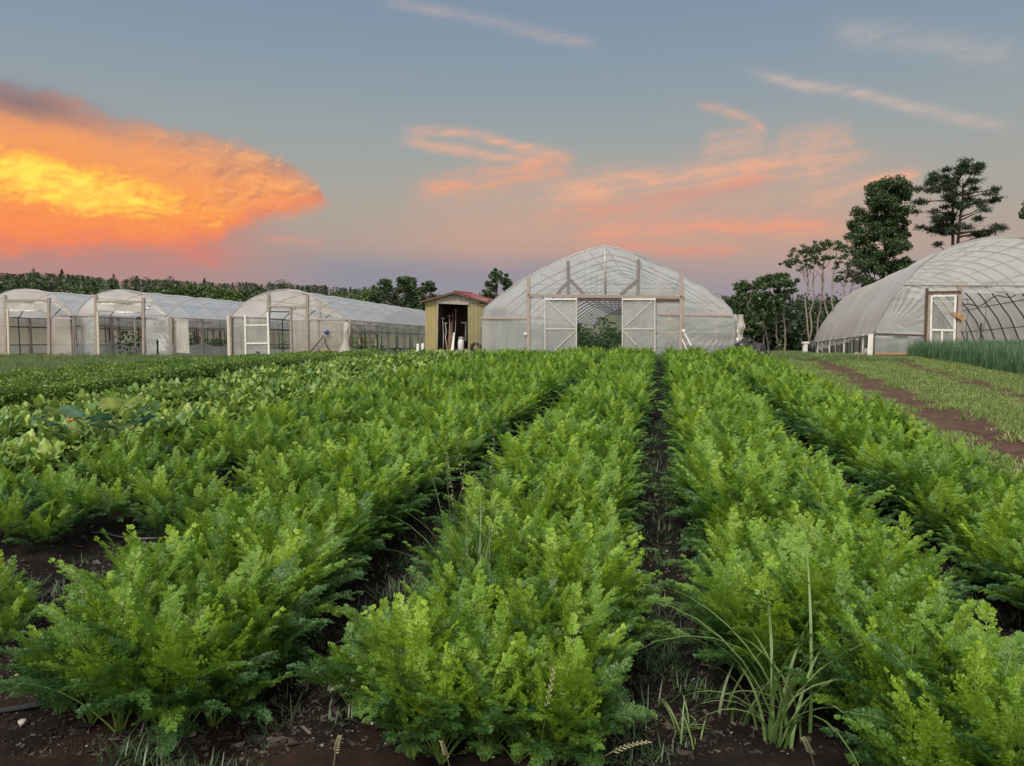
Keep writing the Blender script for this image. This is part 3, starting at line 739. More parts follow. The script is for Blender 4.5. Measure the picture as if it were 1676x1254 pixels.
pe = Acc(); ico = np.array([[0, 0, 1], [.9, 0, .45], [.28, .85, .45], [-.72, .53, .45], [-.72, -.53, .45], [.28, -.85, .45], [.72, .53, -.45], [-.28, .85, -.45], [-.9, 0, -.45], [-.28, -.85, -.45], [.72, -.53, -.45], [0, 0, -1]])
icf = np.array([[0, 1, 2], [0, 2, 3], [0, 3, 4], [0, 4, 5], [0, 5, 1], [1, 6, 2], [2, 7, 3], [3, 8, 4], [4, 9, 5], [5, 10, 1], [2, 6, 7], [3, 7, 8], [4, 8, 9], [5, 9, 10], [1, 10, 6], [11, 7, 6], [11, 8, 7], [11, 9, 8], [11, 10, 9], [11, 6, 10]])
for i in range(1600):
    k = r_.integers(0, 5); a = [-3.6, -1.55, -.02, 1.5, -2.2][k] + r_.normal(0, .3 if k != 4 else 1.7); s = (2.0 + 6 * r_.random() ** 1.8) if k != 4 else r_.uniform(1.9, 3.0); x, y = xy(a, s)
    if not inframe(x, y, 0, 10): continue
    q = r_.uniform(.002, .006) if r_.random() > .05 else r_.uniform(.007, .013)
    v = ico * q * np.array([1, r_.uniform(.6, 1), .7]) * r_.uniform(.8, 1.2, (12, 1)) + np.array([x, y, float(ground(x, y)) + q * .4])
    pe.add(v, icf, 0, np.array([.42, .38, .33]) * r_.uniform(.2, .8) * np.array([1, r_.uniform(.88, 1), r_.uniform(.8, 1)]))
ob('gravel', pe, mm, kind='stuff', label='pale grit scattered over the dark soil', cat='gravel')

# ------------------------------------------------------------------ hoop houses
class Front:
    "upright plane of a gable end: x along it, z up, d back along the house"
    def __init__(s, px, py, Y, vpx, vpy):
        s.O = at(px, py, Y); s.psi = math.atan((vpx - CX) / FPX); s.ex = np.array([math.cos(s.psi), -math.sin(s.psi), 0])
        s.ny = np.array([math.sin(s.psi), math.cos(s.psi), 0]); s.dv = s.ny + np.array([0, 0, -(vpy - HOR) / FPX * math.cos(s.psi)])
    def xz(s, px, py):
        d = cray(px, py); t_ = np.dot(s.O - np.array([0, 0, EYE]), s.ny) / np.dot(d, s.ny)
        r = np.array([0, 0, EYE]) + d * t_ - s.O; return float(r @ s.ex), float(r[2])
    def L(s, x, z, d=0.0): return s.ex * x + s.dv * d + np.array([0, 0, z])
    def px(s, px, py, d=0.0): x, z = s.xz(px, py); return s.L(x, z, 0) + s.ny * d
    def gz(s, x, d): p_ = s.O + s.L(x, 0, d); return float(ground(p_[0], p_[1])) - s.O[2]
def beam(F, par, name, a, b, w=.08, dep=.05, mat='wood', off=0.0, raw=False, **kw):
    "a timber or pipe between two points of the gable"
    p0, p1 = (F.px(*a), F.px(*b)) if not raw else (np.asarray(a), np.asarray(b))
    t_ = nrm(p1 - p0); n_ = F.ny; s_ = nrm(np.cross(t_, n_))
    A = Acc(); v, f = chamf((p0 + p1) / 2 + n_ * off, (p1 - p0) / 2, s_ * w / 2, n_ * dep / 2); A.add(v, f)
    return ob(name, A, M[mat], par, **kw)
def pipe(par, name, pts, r, mat='darksteel', n=6, **kw):
    A = Acc(); v, f = tube(pts, r, n); A.add(v, f); return ob(name, A, M[mat], par, smooth=True, **kw)
def interp_line(pts, x):
    q = sorted(pts); return np.interp(x, [p_[0] for p_ in q], [p_[1] for p_ in q])
def panel(F, par, name, lower, upper, mat='film', off=0.0, wr=.012, seed=0, nx=40, nz=26, fan=None, **kw):
    lo = [F.xz(*p_) for p_ in lower]; up = [F.xz(*p_) for p_ in upper]
    x0 = max(min(p_[0] for p_ in lo), min(p_[0] for p_ in up)); x1 = min(max(p_[0] for p_ in lo), max(p_[0] for p_ in up))
    xs = np.linspace(x0, x1, nx); zl = interp_line(lo, xs); zu = np.maximum(interp_line(up, xs), zl + .004)
    k = np.linspace(0, 1, nz); X_ = np.repeat(xs[:, None], nz, 1); Z_ = zl[:, None] + (zu - zl)[:, None] * k
    D_ = wr * 2 * (vnoise(X_ * 2.2 + seed * 7, Z_ * 1.1, seed) - .5)
    if fan is not None:                                           # creases that radiate from a point where the sheet is pulled tight
        fx, fz = F.xz(*fan); an = np.arctan2(Z_ - fz, X_ - fx); rr = np.hypot(X_ - fx, Z_ - fz)
        D_ = D_ + .009 * np.sin(an * 40 + 3 * vnoise(X_, Z_ * 2, seed + 3)) * np.clip(rr / .5, 0, 1) * (vnoise(an * 5 + 9, rr * .8, seed + 5))
    edge = np.minimum(np.minimum(np.arange(nx), np.arange(nx)[::-1])[:, None], np.minimum(np.arange(nz), np.arange(nz)[::-1])[None]) > 0
    D_ = D_ * edge + off
    P_ = F.ex * X_[..., None] + F.ny * D_[..., None] + np.array([0, 0, 1.]) * Z_[..., None]
    A = Acc(); v, f = sheet(P_); A.add(v, f); return ob(name, A, M[mat], par, smooth=True, **kw)
def roof(F, par, prof, length, bays, ripple=.03, mat='filmmilk', sag=.0, name='roof_film', ragged=0, seed=0, fine=0.0, d0=0.0, drop=0.0):
    pr = np.array(prof); seg = np.concatenate([[0], np.cumsum(np.hypot(*np.diff(pr, axis=0).T))]); u = np.linspace(0, seg[-1], 44)
    xs, zs = np.interp(u, seg, pr[:, 0]), np.interp(u, seg, pr[:, 1]); nd = bays * 8 + 1; d = np.linspace(d0, length, nd)
    nx_, nz_ = np.gradient(zs), -np.gradient(xs); q = np.hypot(nx_, nz_); nx_, nz_ = -nx_ / q, -nz_ / q
    s_ = np.abs(np.sin(np.pi * np.arange(nd) / 8)) ** .8 * -ripple
    U_, D_ = np.meshgrid(u, d, indexing='ij')
    rp = s_[None] * np.ones_like(U_) + fine * (vnoise(D_ * 3.1, U_ * .35, seed + 1) - .5) + .02 * (vnoise(D_ * .9, U_ * .6, seed) - .5)
    X_ = xs[:, None] + nx_[:, None] * rp; Z_ = zs[:, None] + nz_[:, None] * rp
    Z_[0] -= drop * d / length
    if ragged: Z_[0] += ragged * (vnoise(d * 2.3, d * 0, seed + 2) - .5); Z_[-1] += ragged * (vnoise(d * 2.3, d * 0 + 5, seed + 2) - .5)
    A = Acc(); v, f = sheet(F.ex * X_[..., None] + F.dv * D_[..., None] + np.array([0, 0, 1.]) * Z_[..., None]); A.add(v, f)
    return ob(name, A, M[mat], par, smooth=True)
def hoop_set(F, par, prof, length, n, r=.028, legs=True, mat='darksteel'):
    for k in range(n + 1):
        d = .04 + (length - .08) * k / n
        xm_ = (prof[0][0] + prof[-1][0]) / 2; ins = .065 if k else 0.
        pq = [(x - ins * math.copysign(min(1, abs(x - xm_) * 2 / abs(prof[-1][0] - xm_)), x - xm_), z - ins) for x, z in prof]
        pts = [F.L(x, z, d) for x, z in pq]
        if legs: pts = [F.L(pq[0][0], F.gz(pq[0][0], d) - .1, d)] + pts + [F.L(pq[-1][0], F.gz(pq[-1][0], d) - .1, d)]
        pipe(par, 'hoop', pts, r if k else r * 1.1, mat if k else 'steel')
def inset(prof, k, ins=.10):
    x, z = prof[k]; xm_ = (prof[0][0] + prof[-1][0]) / 2
    return x - ins * math.copysign(min(1, abs(x - xm_) * 2 / abs(prof[-1][0] - xm_)), x - xm_), z - ins
def along(F, par, name, x, z, d0, d1, r=.02, mat='darksteel'):
    return pipe(par, name, [F.L(x, z, d0), F.L(x, z, (d0 + d1) / 2), F.L(x, z, d1)], r, mat, 5)
def prof_px(F, pts): return [F.xz(*p_) for p_ in pts]
def hedge(name, F, x, d0, d1, h, w, seed, label, dark=1.0, n=2600):
    "one row of crop plants inside a house"
    r_ = np.random.default_rng(seed); A = Acc(); P = np.stack([x + r_.normal(0, w * .45, n), r_.uniform(d0, d1, n), h * r_.beta(1.7, 1.15, n)], -1)
    P[:, 2] *= .75 + .45 * vnoise(P[:, 1] * 1.3, P[:, 0] * .5, seed)
    Wp = np.array([F.L(p_[0], max(F.gz(p_[0], p_[1]), -9) + p_[2], p_[1]) for p_ in P])
    D = nrm(r_.normal(0, 1, (n, 3)) + np.array([0, 0, .3])); U = nrm(np.cross(D, r_.normal(0, 1, (n, 3)))); W_ = np.cross(D, U); s_ = (.13 * r_.uniform(.6, 1.4, n))[:, None]
    V = np.stack([Wp - U * s_ * .5, Wp + W_ * s_ * .36, Wp + U * s_ * .6, Wp - W_ * s_ * .36], 1).reshape(-1, 3)
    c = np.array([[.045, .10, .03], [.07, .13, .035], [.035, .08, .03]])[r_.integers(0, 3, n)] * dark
    A.add(V, np.arange(n * 4).reshape(n, 4), 0, np.repeat(c, 4, 0))
    o = ob(name, A, M['leaf'], None, label=label, cat='crop row'); o.location = F.O; return o
def lamp_disc(F, par, px, py):
    x, z = F.xz(px, py); A = Acc(); an = np.linspace(0, 2 * math.pi, 14, endpoint=False)
    c = F.L(x, z) - F.ny * .06; v, f = tube([c, c + F.ny * .03], [.06, .07], 14); A.add(v, f); ob('vent_disc', A, M['white'], par, smooth=True)

# ---- the big gothic house in the middle
F = Front(785, 579, 28.75, 1080, 548); mainF = F
T = thing('greenhouse', F.O, label='large pointed arch greenhouse with open braced sliding doors at the end of the carrots', cat='greenhouse')
arch = [(785, 560), (788.6, 520), (793.6, 504), (813.6, 487), (847, 462), (880.5, 443.5), (927, 421.8), (964, 408.4), (989, 402.6), (994, 402.8), (1014, 406.7), (1047.5, 418.4), (1081, 433.5), (1117.7, 450), (1154.4, 472), (1181, 490), (1197, 507), (1203, 527), (1204, 560)]
pm = prof_px(F, arch); LM = 48.0
hoop_set(F, T, pm, LM, 20, .03)
roof(F, T, [q for q in pm[1:-1]], LM, 34, .03, fine=.02)
for k in (2, 5, 7, 9, 11, 13, 16):
    along(F, T, 'purlin', *inset(pm, k), .05, LM - .1, .022)
for k in range(1, 34, 2):                                         # collar ties and struts
    d = LM * k / 34 + .04; xl, zl = F.xz(872, 462); xr, zr = F.xz(1112, 462)
    pipe(T, 'collar_tie', [F.L(xl, zl, d), F.L((xl + xr) / 2, zl, d), F.L(xr, zl, d)], .02)
    xm, zm = F.xz(990, 412); pipe(T, 'strut', [F.L(xl + (xr - xl) * .33, zl, d), F.L((xl * .33 + xm * .67), zm - .25, d)], .016)
G = 582
panel(F, T, 'gable_film', [(866, 485), (1120, 486)], arch[4:14], 'film', .0, .02, 3, 60, 20, fan=(1112, 484))
panel(F, T, 'wing_film', [(786, G), (866, G)], arch[1:6], 'film', .0, .015, 4)
panel(F, T, 'wing_film', [(1116, G + 4), (1203, G + 4)], arch[12:-1], 'filmwr', .0, .015, 5, fan=(1200, 518))
panel(F, T, 'side_panel_film', [(864, G), (945, G + 1)], [(864, 488), (945, 488)], 'filmwr', .02, .015, 6, fan=(864, 520))
panel(F, T, 'side_panel_film', [(1018, G + 3), (1116, G + 4)], [(1018, 488), (1116, 489)], 'filmwr', .02, .015, 7, fan=(1116, 520))
for nm, a, b_, w, mt in [('post', (865, 452), (865, G), .11, 'woodpink'), ('post', (1116, 449), (1114, G + 4), .11, 'woodpink'),
        ('header_beam', (864, 483.5), (1121, 486.5), .12, 'wood'), ('header_board', (900, 490.5), (1112, 492), .09, 'wooddark'),
        ('girt', (788, 520.5), (863, 521), .08, 'woodpink'), ('girt', (1120, 515), (1198, 516.5), .08, 'woodpink'), ('girt', (1076, 514), (1113, 515), .06, 'woodpink'),
        ('king_post', (930, 427), (930, 482), .11, 'wooddark2'), ('king_post', (1045, 425), (1044, 484), .11, 'wooddark2'),
        ('brace', (928, 463), (911, 481), .09, 'wooddark2'), ('brace', (932, 456), (956, 481), .09, 'wooddark2'), ('brace', (1043, 458), (1015, 482), .09, 'wooddark2'),
        ('stud', (1037, 490), (1035, G + 2), .07, 'woodpink'), ('base_board', (1118, 563), (1200, 564), .10, 'wood'), ('stud', (1172, 518), (1172, G), .05, 'woodpink')]:
    if mt == 'wooddark2': mt = 'woodgrey'
    beam(F, T, nm, a, b_, w, .05, mt, .05 if nm in ('stud', 'base_board') else (-.03 if nm != 'header_board' else -.02))
beam(F, T, 'prop', (1120, 545), (1131, 566), .06, .04, 'whitewood', -.08)
beam(F, T, 'prop', (1116, 556), (1124, 572), .05, .04, 'whitewood', -.08)
pipe(T, 'gable_seam', [F.px(990, 406, -.02), F.px(990.5, 440, -.03), F.px(991, 482, -.02)], .035, 'filmthick')
def sliding_door(x0, x1, brs, sd):
    Dr = ob('sliding_door', Acc().add(*chamf(F.px((x0 + x1) / 2, 490, -.13), (F.px(x1, 490) - F.px(x0, 490)) / 2, F.ny * .02, np.array([0, 0, .03]))), M['whitewood'], T)
    for a, b_, w in [((x0 + 1, 488), (x0 + 1, G), .055), ((x1 - 1, 488), (x1 - 1, G + 1), .055), ((x0, 538.5), (x1, 538.5), .05)] + brs: beam(F, Dr, 'rail', a, b_, w * .75, .035, 'palewood', -.13)
    panel(F, Dr, 'door_film', [(x0, G), (x1, G)], [(x0, 490), (x1, 490)], 'filmclear', -.10, .01, sd, 24, 24)
sliding_door(892, 945, [((899, 494), (943, 535), .045), ((943, 541), (909, 573), .045)], 11)
sliding_door(1018, 1073, [((1068, 493), (1020, 537), .045), ((1020, 541), (1042, 565), .045)], 12)
lamp_disc(F, T, 860, 547); lamp_disc(F, T, 1119, 542)
for (xa, ya, xb, yb) in ((1078, 533, 1112, 534), (1078, 549, 1112, 550)): beam(F, T, 'bench_rail', (xa, ya), (xb, yb), .14, .5, 'woodorange', .5)
# gathered side curtain on the right wall
A = Acc(); zs = np.linspace(0, 1, 22); an = np.linspace(0, 2 * math.pi, 15)
x1_, z1_ = F.xz(1203, 515); xb_, zb_ = F.xz(1213, 580)
for (xo, rr) in ((0, .13), (.12, .16)):
    c_ = np.array([[x1_ + xo + .10 * math.sin(q * 3 + xo * 9), 0, z1_ + (zb_ - z1_) * q] for q in zs]); ra = rr * (.55 + .75 * zs) * (1 + .2 * np.sin(zs * 17 + xo * 20))
    P_ = np.stack([F.ex * (c_[i, 0]) + F.ny * .25 + np.array([0, 0, c_[i, 2]]) + ra[i] * (np.cos(an)[:, None] * F.ex + np.sin(an)[:, None] * F.ny) * (1 + .25 * np.sin(an * 5 + i * .3))[:, None] for i in range(len(zs))])
    v, f = sheet(P_); A.add(v, f)
ob('side_curtain', A, M['filmthick'], T, smooth=True)
def back_wall(F, T, prof, length, lo=None):
    xs = np.linspace(prof[0][0], prof[-1][0], 30); zu = np.interp(xs, [q[0] for q in prof], [q[1] for q in prof]); kk = np.linspace(0, 1, 12)
    zl = np.array([F.gz(x_, length) for x_ in xs]); P_ = np.stack([np.array([F.L(x_, zl[i] + (max(zu[i], zl[i] + .01) - zl[i]) * k_, length - .02) for k_ in kk]) for i, x_ in enumerate(xs)])
    A = Acc(); v, f = sheet(P_); A.add(v, f); ob('back_wall_film', A, M['filmclear'], T, smooth=True)
back_wall(F, T, sorted(pm[1:-1]), LM)
for i, (xx, wd) in enumerate(((1.4, .5), (3.0, .55), (4.5, .55), (5.9, .55), (7.6, .5))):
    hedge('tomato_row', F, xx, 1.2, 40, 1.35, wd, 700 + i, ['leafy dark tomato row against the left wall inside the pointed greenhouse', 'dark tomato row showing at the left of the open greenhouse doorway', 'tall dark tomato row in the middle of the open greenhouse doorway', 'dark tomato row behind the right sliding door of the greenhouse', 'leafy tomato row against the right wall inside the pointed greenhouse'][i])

# ---- round house on the right
F = Front(1429, 585, 28.4, 1175, 582); roundF = F
T = thing('greenhouse', F.O, label='round arched greenhouse with framed plastic door and wide open front behind the onion bed', cat='greenhouse')
half = [(1430, 545), (1434.6, 538.7), (1446, 514), (1457, 494), (1480, 466), (1499, 443), (1518, 426), (1537.4, 413.5), (1556.6, 404), (1575.7, 397.6), (1598.7, 392.4), (1617.8, 389.6), (1640, 388.6)]
hp = prof_px(F, half); xc = hp[-1][0]; pr_ = hp + [(2 * xc - x_, z_) for x_, z_ in hp[::-1][1:]]
LR = 19.0
hoop_set(F, T, pr_, LR, 12, .028)
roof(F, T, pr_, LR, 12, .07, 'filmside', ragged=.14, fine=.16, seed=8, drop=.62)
for k in (2, 4, 6, 8, 10, 12, 14, 16, 18, 20, 22): along(F, T, 'purlin', *inset(pr_, k, .12), .05, LR - .1, .02)
for k in (2, 5, 8, 11):
    d = LR * k / 12 + .04; x0_, z0_ = F.xz(1500, 450); pipe(T, 'collar_tie', [F.L(x0_, z0_, d), F.L(xc, z0_, d), F.L(2 * xc - x0_, z0_, d)], .018)
    pipe(T, 'strut', [F.L(xc - 1.6, z0_, d), F.L(xc - .2, hp[-1][1] - .1, d)], .016)
G = 586
panel(F, T, 'gable_film', [(1480, 466), (1799, 470)], half[4:] + [(2 * 1640 - p_[0], p_[1]) for p_ in half[4:-1]], 'film', 0, .02, 20, 70, 20, fan=(1573, 467))
panel(F, T, 'wing_film', [(1430, 548), (1517, 549)], [(1434.6, 540), (1446, 515), (1457, 495), (1480, 467), (1517, 467)], 'filmwr', 0, .02, 21, fan=(1450, 545))
panel(F, T, 'wing_film', [(1430, 582), (1517, 582)], [(1430, 548), (1517, 549)], 'filmwr', .01, .05, 22, 40, 14, fan=(1470, 590))
panel(F, T, 'side_panel_film', [(1517, 482), (1572, 482)], [(1517, 467), (1572, 467)], 'filmwr', .01, .01, 23, 20, 8)
panel(F, T, 'valance_film', [(1572, 479), (1800, 483)], [(1572, 467), (1800, 470)], 'filmwr', -.02, .05, 24, 50, 8)
for nm, a, b_, w, mt, of in [('post', (1517, 472), (1513, 586), .09, 'wooddark', -.04), ('post', (1521, 480), (1519, 588), .13, 'wood', -.02), ('door_header', (1518, 479), (1572, 478), .09, 'wooddark', -.05),
        ('post', (1571, 466), (1568, 590), .14, 'wood', -.02), ('girt', (1480, 466.5), (1800, 469), .05, 'wood', -.03), ('base_rail', (1431, 546), (1516, 549), .05, 'wooddark', -.04),
        ('corner_post', (1426, 547), (1424, 584), .20, 'whitewood', .02), ('corner_pipe', (1431, 546), (1429, 585), .05, 'wooddark', -.05), ('base_board', (1430, 579), (1516, 580), .07, 'woodorange', -.01)]:
    beam(F, T, nm, a, b_, w, .06, mt, of)
D_ = ob('door', Acc().add(*chamf(F.px(1544, 484.5, -.06), (F.px(1565, 484) - F.px(1524, 485)) / 2, F.ny * .02, np.array([0, 0, .03]))), M['whitewood'], T)
for a, b_, w, mt in [((1524, 485), (1522, 588), .07, 'whitewood'), ((1563, 485), (1560, 589), .08, 'whitewood'), ((1523, 540), (1561, 541), .07, 'whitewood'), ((1541, 541), (1540, 588), .07, 'whitewood'), ((1566, 487), (1564, 525), .05, 'wooddark')]: beam(F, D_, 'rail', a, b_, w, .035, mt, -.06)
panel(F, D_, 'door_film', [(1523, 588), (1561, 588)], [(1525, 487), (1563, 486)], 'filmclear', -.03, .03, 25, 24, 30, fan=(1530, 490))
beam(F, T, 'latch_board', (1558, 513), (1577, 524), .13, .03, 'woodorange', -.14)
# inside fittings seen through the open front
for (a, b_, w) in (((1624, 530), (1623, 585), .06), ((1588, 548), (1587, 585), .04), ((1600, 545), (1599, 585), .04)): beam(F, T, 'stake', a, b_, w, .04, 'darksteel', 1.2)
x0_, z0_ = F.xz(1574, 505); x1_, z1_ = F.xz(1672, 478)
pipe(T, 'sagging_hose', [F.L(x0_ + (x1_ - x0_) * q, z0_ + (z1_ - z0_) * q + .10 * math.sin(q * 12), .5) for q in np.linspace(0, 1, 24)], .022)
for pxx in (1620, 1652):
    x_, z_ = F.xz(pxx, 480); pipe(T, 'trellis_string', [F.L(x_, z_, 2.5), F.L(x_ + .05, z_ - .6, 2.5), F.L(x_ - .02, z_ - 1.3, 2.5)], .008)
back_wall(F, T, sorted(pr_), LR)
for k in range(9):                                                # side wall below the rolled film
    d = LR * k / 8 + .06; x_, z_ = hp[0]; pipe(T, 'side_post', [F.L(x_ + .06, z_, d), F.L(x_ + .06, F.gz(x_, d) - .1, d)], .035, 'whitewood')
along(F, T, 'side_rail', hp[0][0] + .02, hp[0][1] - .06, 0, LR, .035, 'steel')
A = Acc(); dd = np.linspace(.3, LR, 60); kk = np.linspace(0, 1, 7)
P_ = np.stack([np.array([F.L(hp[0][0] - .25 + .35 * k_, F.gz(hp[0][0], d) + .02 + .22 * math.sin(k_ * 3.1) * (.4 + vnoise(d * 1.4, 0, 5)) + .10 * vnoise(d * 4, k_ * 4, 6), d) for k_ in kk]) for d in dd])
v, f = sheet(P_); A.add(v, f); ob('loose_side_film', A, M['filmthick'], T, smooth=True)
A = Acc(); P_ = []
for d in (LR - .6, LR): P_.append(np.array([F.L(hp[0][0] - .1, z_, d) for z_ in np.linspace(F.gz(hp[0][0], d), hp[0][1] + .1, 6)]))
v, f = sheet(np.stack(P_)); A.add(v, f); ob('corner_film', A, M['filmthick'], T)
for i, xx in enumerate((1.0, 2.6)): hedge('crop_row', F, xx, 1.0, 14.5, .55, .5, 720 + i, ['low crop row just inside the left wall of the round greenhouse', 'second low crop row inside the round greenhouse, left of its centre'][i], 1.3, 1500)

# ---- three low hoop houses on the left
def hoophouse(o, base, Y, vp, pts, length, bays, label, panels, beams, right_side, seed, side_r=1):
    F = Front(*base, Y, *vp); T = thing('hoop_house', F.O, label=label, cat='hoop house')
    pr = prof_px(F, pts); hoop_set(F, T, pr, length, bays, .022, True, 'darksteel'); roof(F, T, pr, length, bays, .035, fine=.015, seed=seed)
    for k in (len(pr) // 4, len(pr) // 2, 3 * len(pr) // 4): along(F, T, 'purlin', *inset(pr, k), .05, length - .05, .018)
    for xx, zz in (pr[0], pr[-1]): along(F, T, 'eave_board', xx, zz - .02, .02, length - .02, .035, 'wood')
    for i, (lo, up, mt) in enumerate(panels): panel(F, T, 'gable_film' if i == 0 else 'wall_film', lo, up, mt, .0, .02, seed + i, 36, 20, fan=up[0] if 'wr' in mt else None)
    for nm, a, b_, w, mt, of in beams: beam(F, T, nm, a, b_, w, .06, mt, of)
    xs = sorted(pr); kk = np.linspace(0, 1, 8); A = Acc(); P_ = []
    for x_, z_ in xs: zl = F.gz(x_, length) + (.9 if seed == 31 else 0); P_.append(np.array([F.L(x_, zl + (max(z_, zl + .01) - zl) * k_, length) for k_ in kk]))
    v, f = sheet(np.stack(P_)); A.add(v, f); ob('back_wall_film', A, M['filmclear'], T, smooth=True)
    for sx, (px_, pz_) in ((-1, pr[0]), (1, pr[-1])):
        n = right_side['posts'] if sx > 0 else 6
        for k in range(n + 1):
            d = .1 + (length - .2) * k / n; p0 = F.L(px_, pz_ - .05, d); p1 = F.L(px_, F.gz(px_, d) - .1, d); v, f = box((p0 + p1) / 2, F.ex * .05, F.ny * .06, (p1 - p0) / 2)
            ob('side_post', Acc().add(v, f), M['wood'], T)
        dd = np.linspace(0, length, 80)
        for nm, za, zb, mt in right_side['films']:
            P_ = []
            for d in dd:
                gz = F.gz(px_, d); hh = pz_ - gz; sg = .10 * abs(math.sin(d * math.pi / (length / n))) if nm == 'lower_side_film' else .0
                top, bot = gz + hh * za - sg * hh, gz + hh * zb
                P_.append(np.array([F.L(px_ + sx * (.04 + .05 * (vnoise(d * 2, q * 3, seed) - .3)), top + (bot - top) * q, d) for q in np.linspace(0, 1, 8)]))
            A = Acc(); v, f = sheet(np.stack(P_)); A.add(v, f); ob(nm, A, M[mt], T, smooth=True)
        if sx < 0 and right_side.get('left'):
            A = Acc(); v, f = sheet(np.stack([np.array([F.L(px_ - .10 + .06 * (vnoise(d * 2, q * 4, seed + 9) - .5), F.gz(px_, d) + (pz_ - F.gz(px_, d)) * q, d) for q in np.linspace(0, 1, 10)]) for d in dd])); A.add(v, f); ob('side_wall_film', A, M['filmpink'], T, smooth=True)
        hh = pz_ - F.gz(px_, 0)
        along(F, T, 'side_rail', px_, pz_ - hh * right_side['rail'], .1, length - .1, .03, 'wooddark')
        along(F, T, 'side_rail', px_, pz_ - hh * .74, .1, length - .1, .022, 'darksteel')
    return F, T
up3 = [(377.9, 516.4), (389.7, 504), (402.8, 493.5), (416, 486), (435.6, 478.4), (454, 474.2), (472.4, 473.4), (488, 475.8), (504, 481), (521, 489), (538, 499.4), (553.8, 512.5), (567, 523)]
G = 591
side = dict(posts=7, rail=.28, films=[('side_valance_film', 1.0, .68, 'filmclear'), ('lower_side_film', .36, .0, 'filmroof')])
F3, T3 = hoophouse(None, (376, 590), 30, (1040, 562), up3, 17, 8, 'low hoop house with white framed door and raised sides, nearest the yellow shed',
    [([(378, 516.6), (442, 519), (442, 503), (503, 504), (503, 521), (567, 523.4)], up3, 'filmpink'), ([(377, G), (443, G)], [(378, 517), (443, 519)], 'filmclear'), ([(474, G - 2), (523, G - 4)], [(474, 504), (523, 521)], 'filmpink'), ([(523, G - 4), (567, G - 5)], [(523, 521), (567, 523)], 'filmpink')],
    [('corner_post', (374.5, 517), (376.5, G + 1), .12, 'woodpale', -.04), ('corner_pipe', (379, 518), (380, G), .05, 'wood', -.05), ('post', (440, 481), (441, G), .11, 'wood', -.04), ('post', (503.5, 483), (503.5, G - 3), .11, 'wood', -.04), ('post', (476, 503), (478, G - 2), .09, 'wood', -.03), ('stud', (523.5, 491), (523, G - 4), .06, 'wood', .05), ('stud', (398, 518), (397, G), .06, 'wood', .05),
     ('header', (441, 502), (503, 502.5), .09, 'wood', -.05), ('door_header', (442, 510), (475, 510.5), .05, 'wooddark', -.02), ('girt', (380, 519), (440, 520), .05, 'wood', -.02), ('girt', (503, 523), (566, 524), .05, 'wood', -.02), ('corner_post', (571, 523), (571, G - 6), .12, 'wood', .08), ('base_plank', (522, 573), (567, 574), .14, 'woodorange', .05), ('base_plank', (522, 580), (564, 581), .3, 'woodorange', .04), ('inner_post', (467, 524), (470, 565), .14, 'rust', 3.2)], side, 31)
Dr = ob('door', Acc().add(*chamf(F3.px(422, 562, -.12), (F3.px(440, 562) - F3.px(404, 562.5)) / 2, F3.ny * .02, np.array([0, 0, .03]))), M['whitewood'], T3)
for a, b_, w in (((403.5, 516), (405, 589), .07), ((440.5, 511), (443, 592), .08), ((404, 532.5), (440, 532), .05), ((405, 587), (442, 588), .06)): beam(F3, Dr, 'rail', a, b_, w, .04, 'whitewood', -.12)
panel(F3, Dr, 'door_film', [(405, 588), (441, 589)], [(404, 533), (440, 533)], 'filmclear', -.09, .01, 41, 14, 14)
A = Acc(); zs = np.linspace(0, 1, 24); an = np.linspace(0, 2 * math.pi, 15); xa_, za_ = F3.xz(569, 527); xb_, zb_ = F3.xz(566, 588)
ra = .05 + .20 * zs + .04 * np.sin(zs * 9)
P_ = np.stack([F3.L(xa_ + (xb_ - xa_) * zs[i], za_ + (zb_ - za_) * zs[i]) - F3.ny * .12 + ra[i] * (np.cos(an)[:, None] * F3.ex + .6 * np.sin(an)[:, None] * F3.ny) * (1 + .3 * np.sin(an * 6 + i * .25))[:, None] for i in range(len(zs))])
v, f = sheet(P_); A.add(v, f); ob('side_curtain', A, M['filmthick'], T3, smooth=True)
# hose with a blue tap on the gable
HS = thing('garden_hose', F3.O, label='black hose hanging from a blue tap on the hoop house gable', cat='hose')
pts = [F3.px(503, 584, -.12), F3.px(512, 574, -.14), F3.px(522, 562, -.14), F3.px(533, 549, -.14)]; pipe(HS, 'hose', pts, .02, 'black')
q = np.linspace(0, 1, 16); cv = [(534, 551), (535, 562), (541, 573), (550, 580), (557, 585)]
pipe(HS, 'hose', [F3.px(float(np.interp(t_, np.linspace(0, 1, 5), [c[0] for c in cv])), float(np.interp(t_, np.linspace(0, 1, 5), [c[1] for c in cv])), -.14) for t_ in q], .02, 'black')
c_ = F3.px(537, 544, -.12); A = Acc(); v, f = tube([c_ - np.array([0, 0, .09]), c_ - np.array([0, 0, .05]), c_ + np.array([0, 0, .03]), c_ + np.array([0, 0, .09])], [.03, .075, .08, .04], 10); A.add(v, f); v, f = tube([c_, c_ - F3.ex * .11], [.04, .03], 8); A.add(v, f); ob('tap', A, M['blue'], HS, smooth=True)
A = Acc(); b_ = F3.px(424, 588, -.35); v, f = sheet(np.array([[F3.ex * (i - 4) * .085 + F3.ny * (j - 3) * .07 + np.array([0, 0, .34 * math.exp(-((i - 5.5) / 1.9) ** 2 - ((j - 3) / 2.2) ** 2) + .03 * vnoise(i * .9, j * .9, 4)]) for j in range(7)] for i in range(10)])); A.add(v + b_ + F3.O, f)
ob('tarp', A, M['black'], None, label='crumpled black sheet lying at the foot of the white door', cat='tarp')
hedge('crop_row', F3, 2.2, .9, 15, .75, .5, 731, 'leafy crop row seen through the white door of the hoop house', 1.1, 1400)
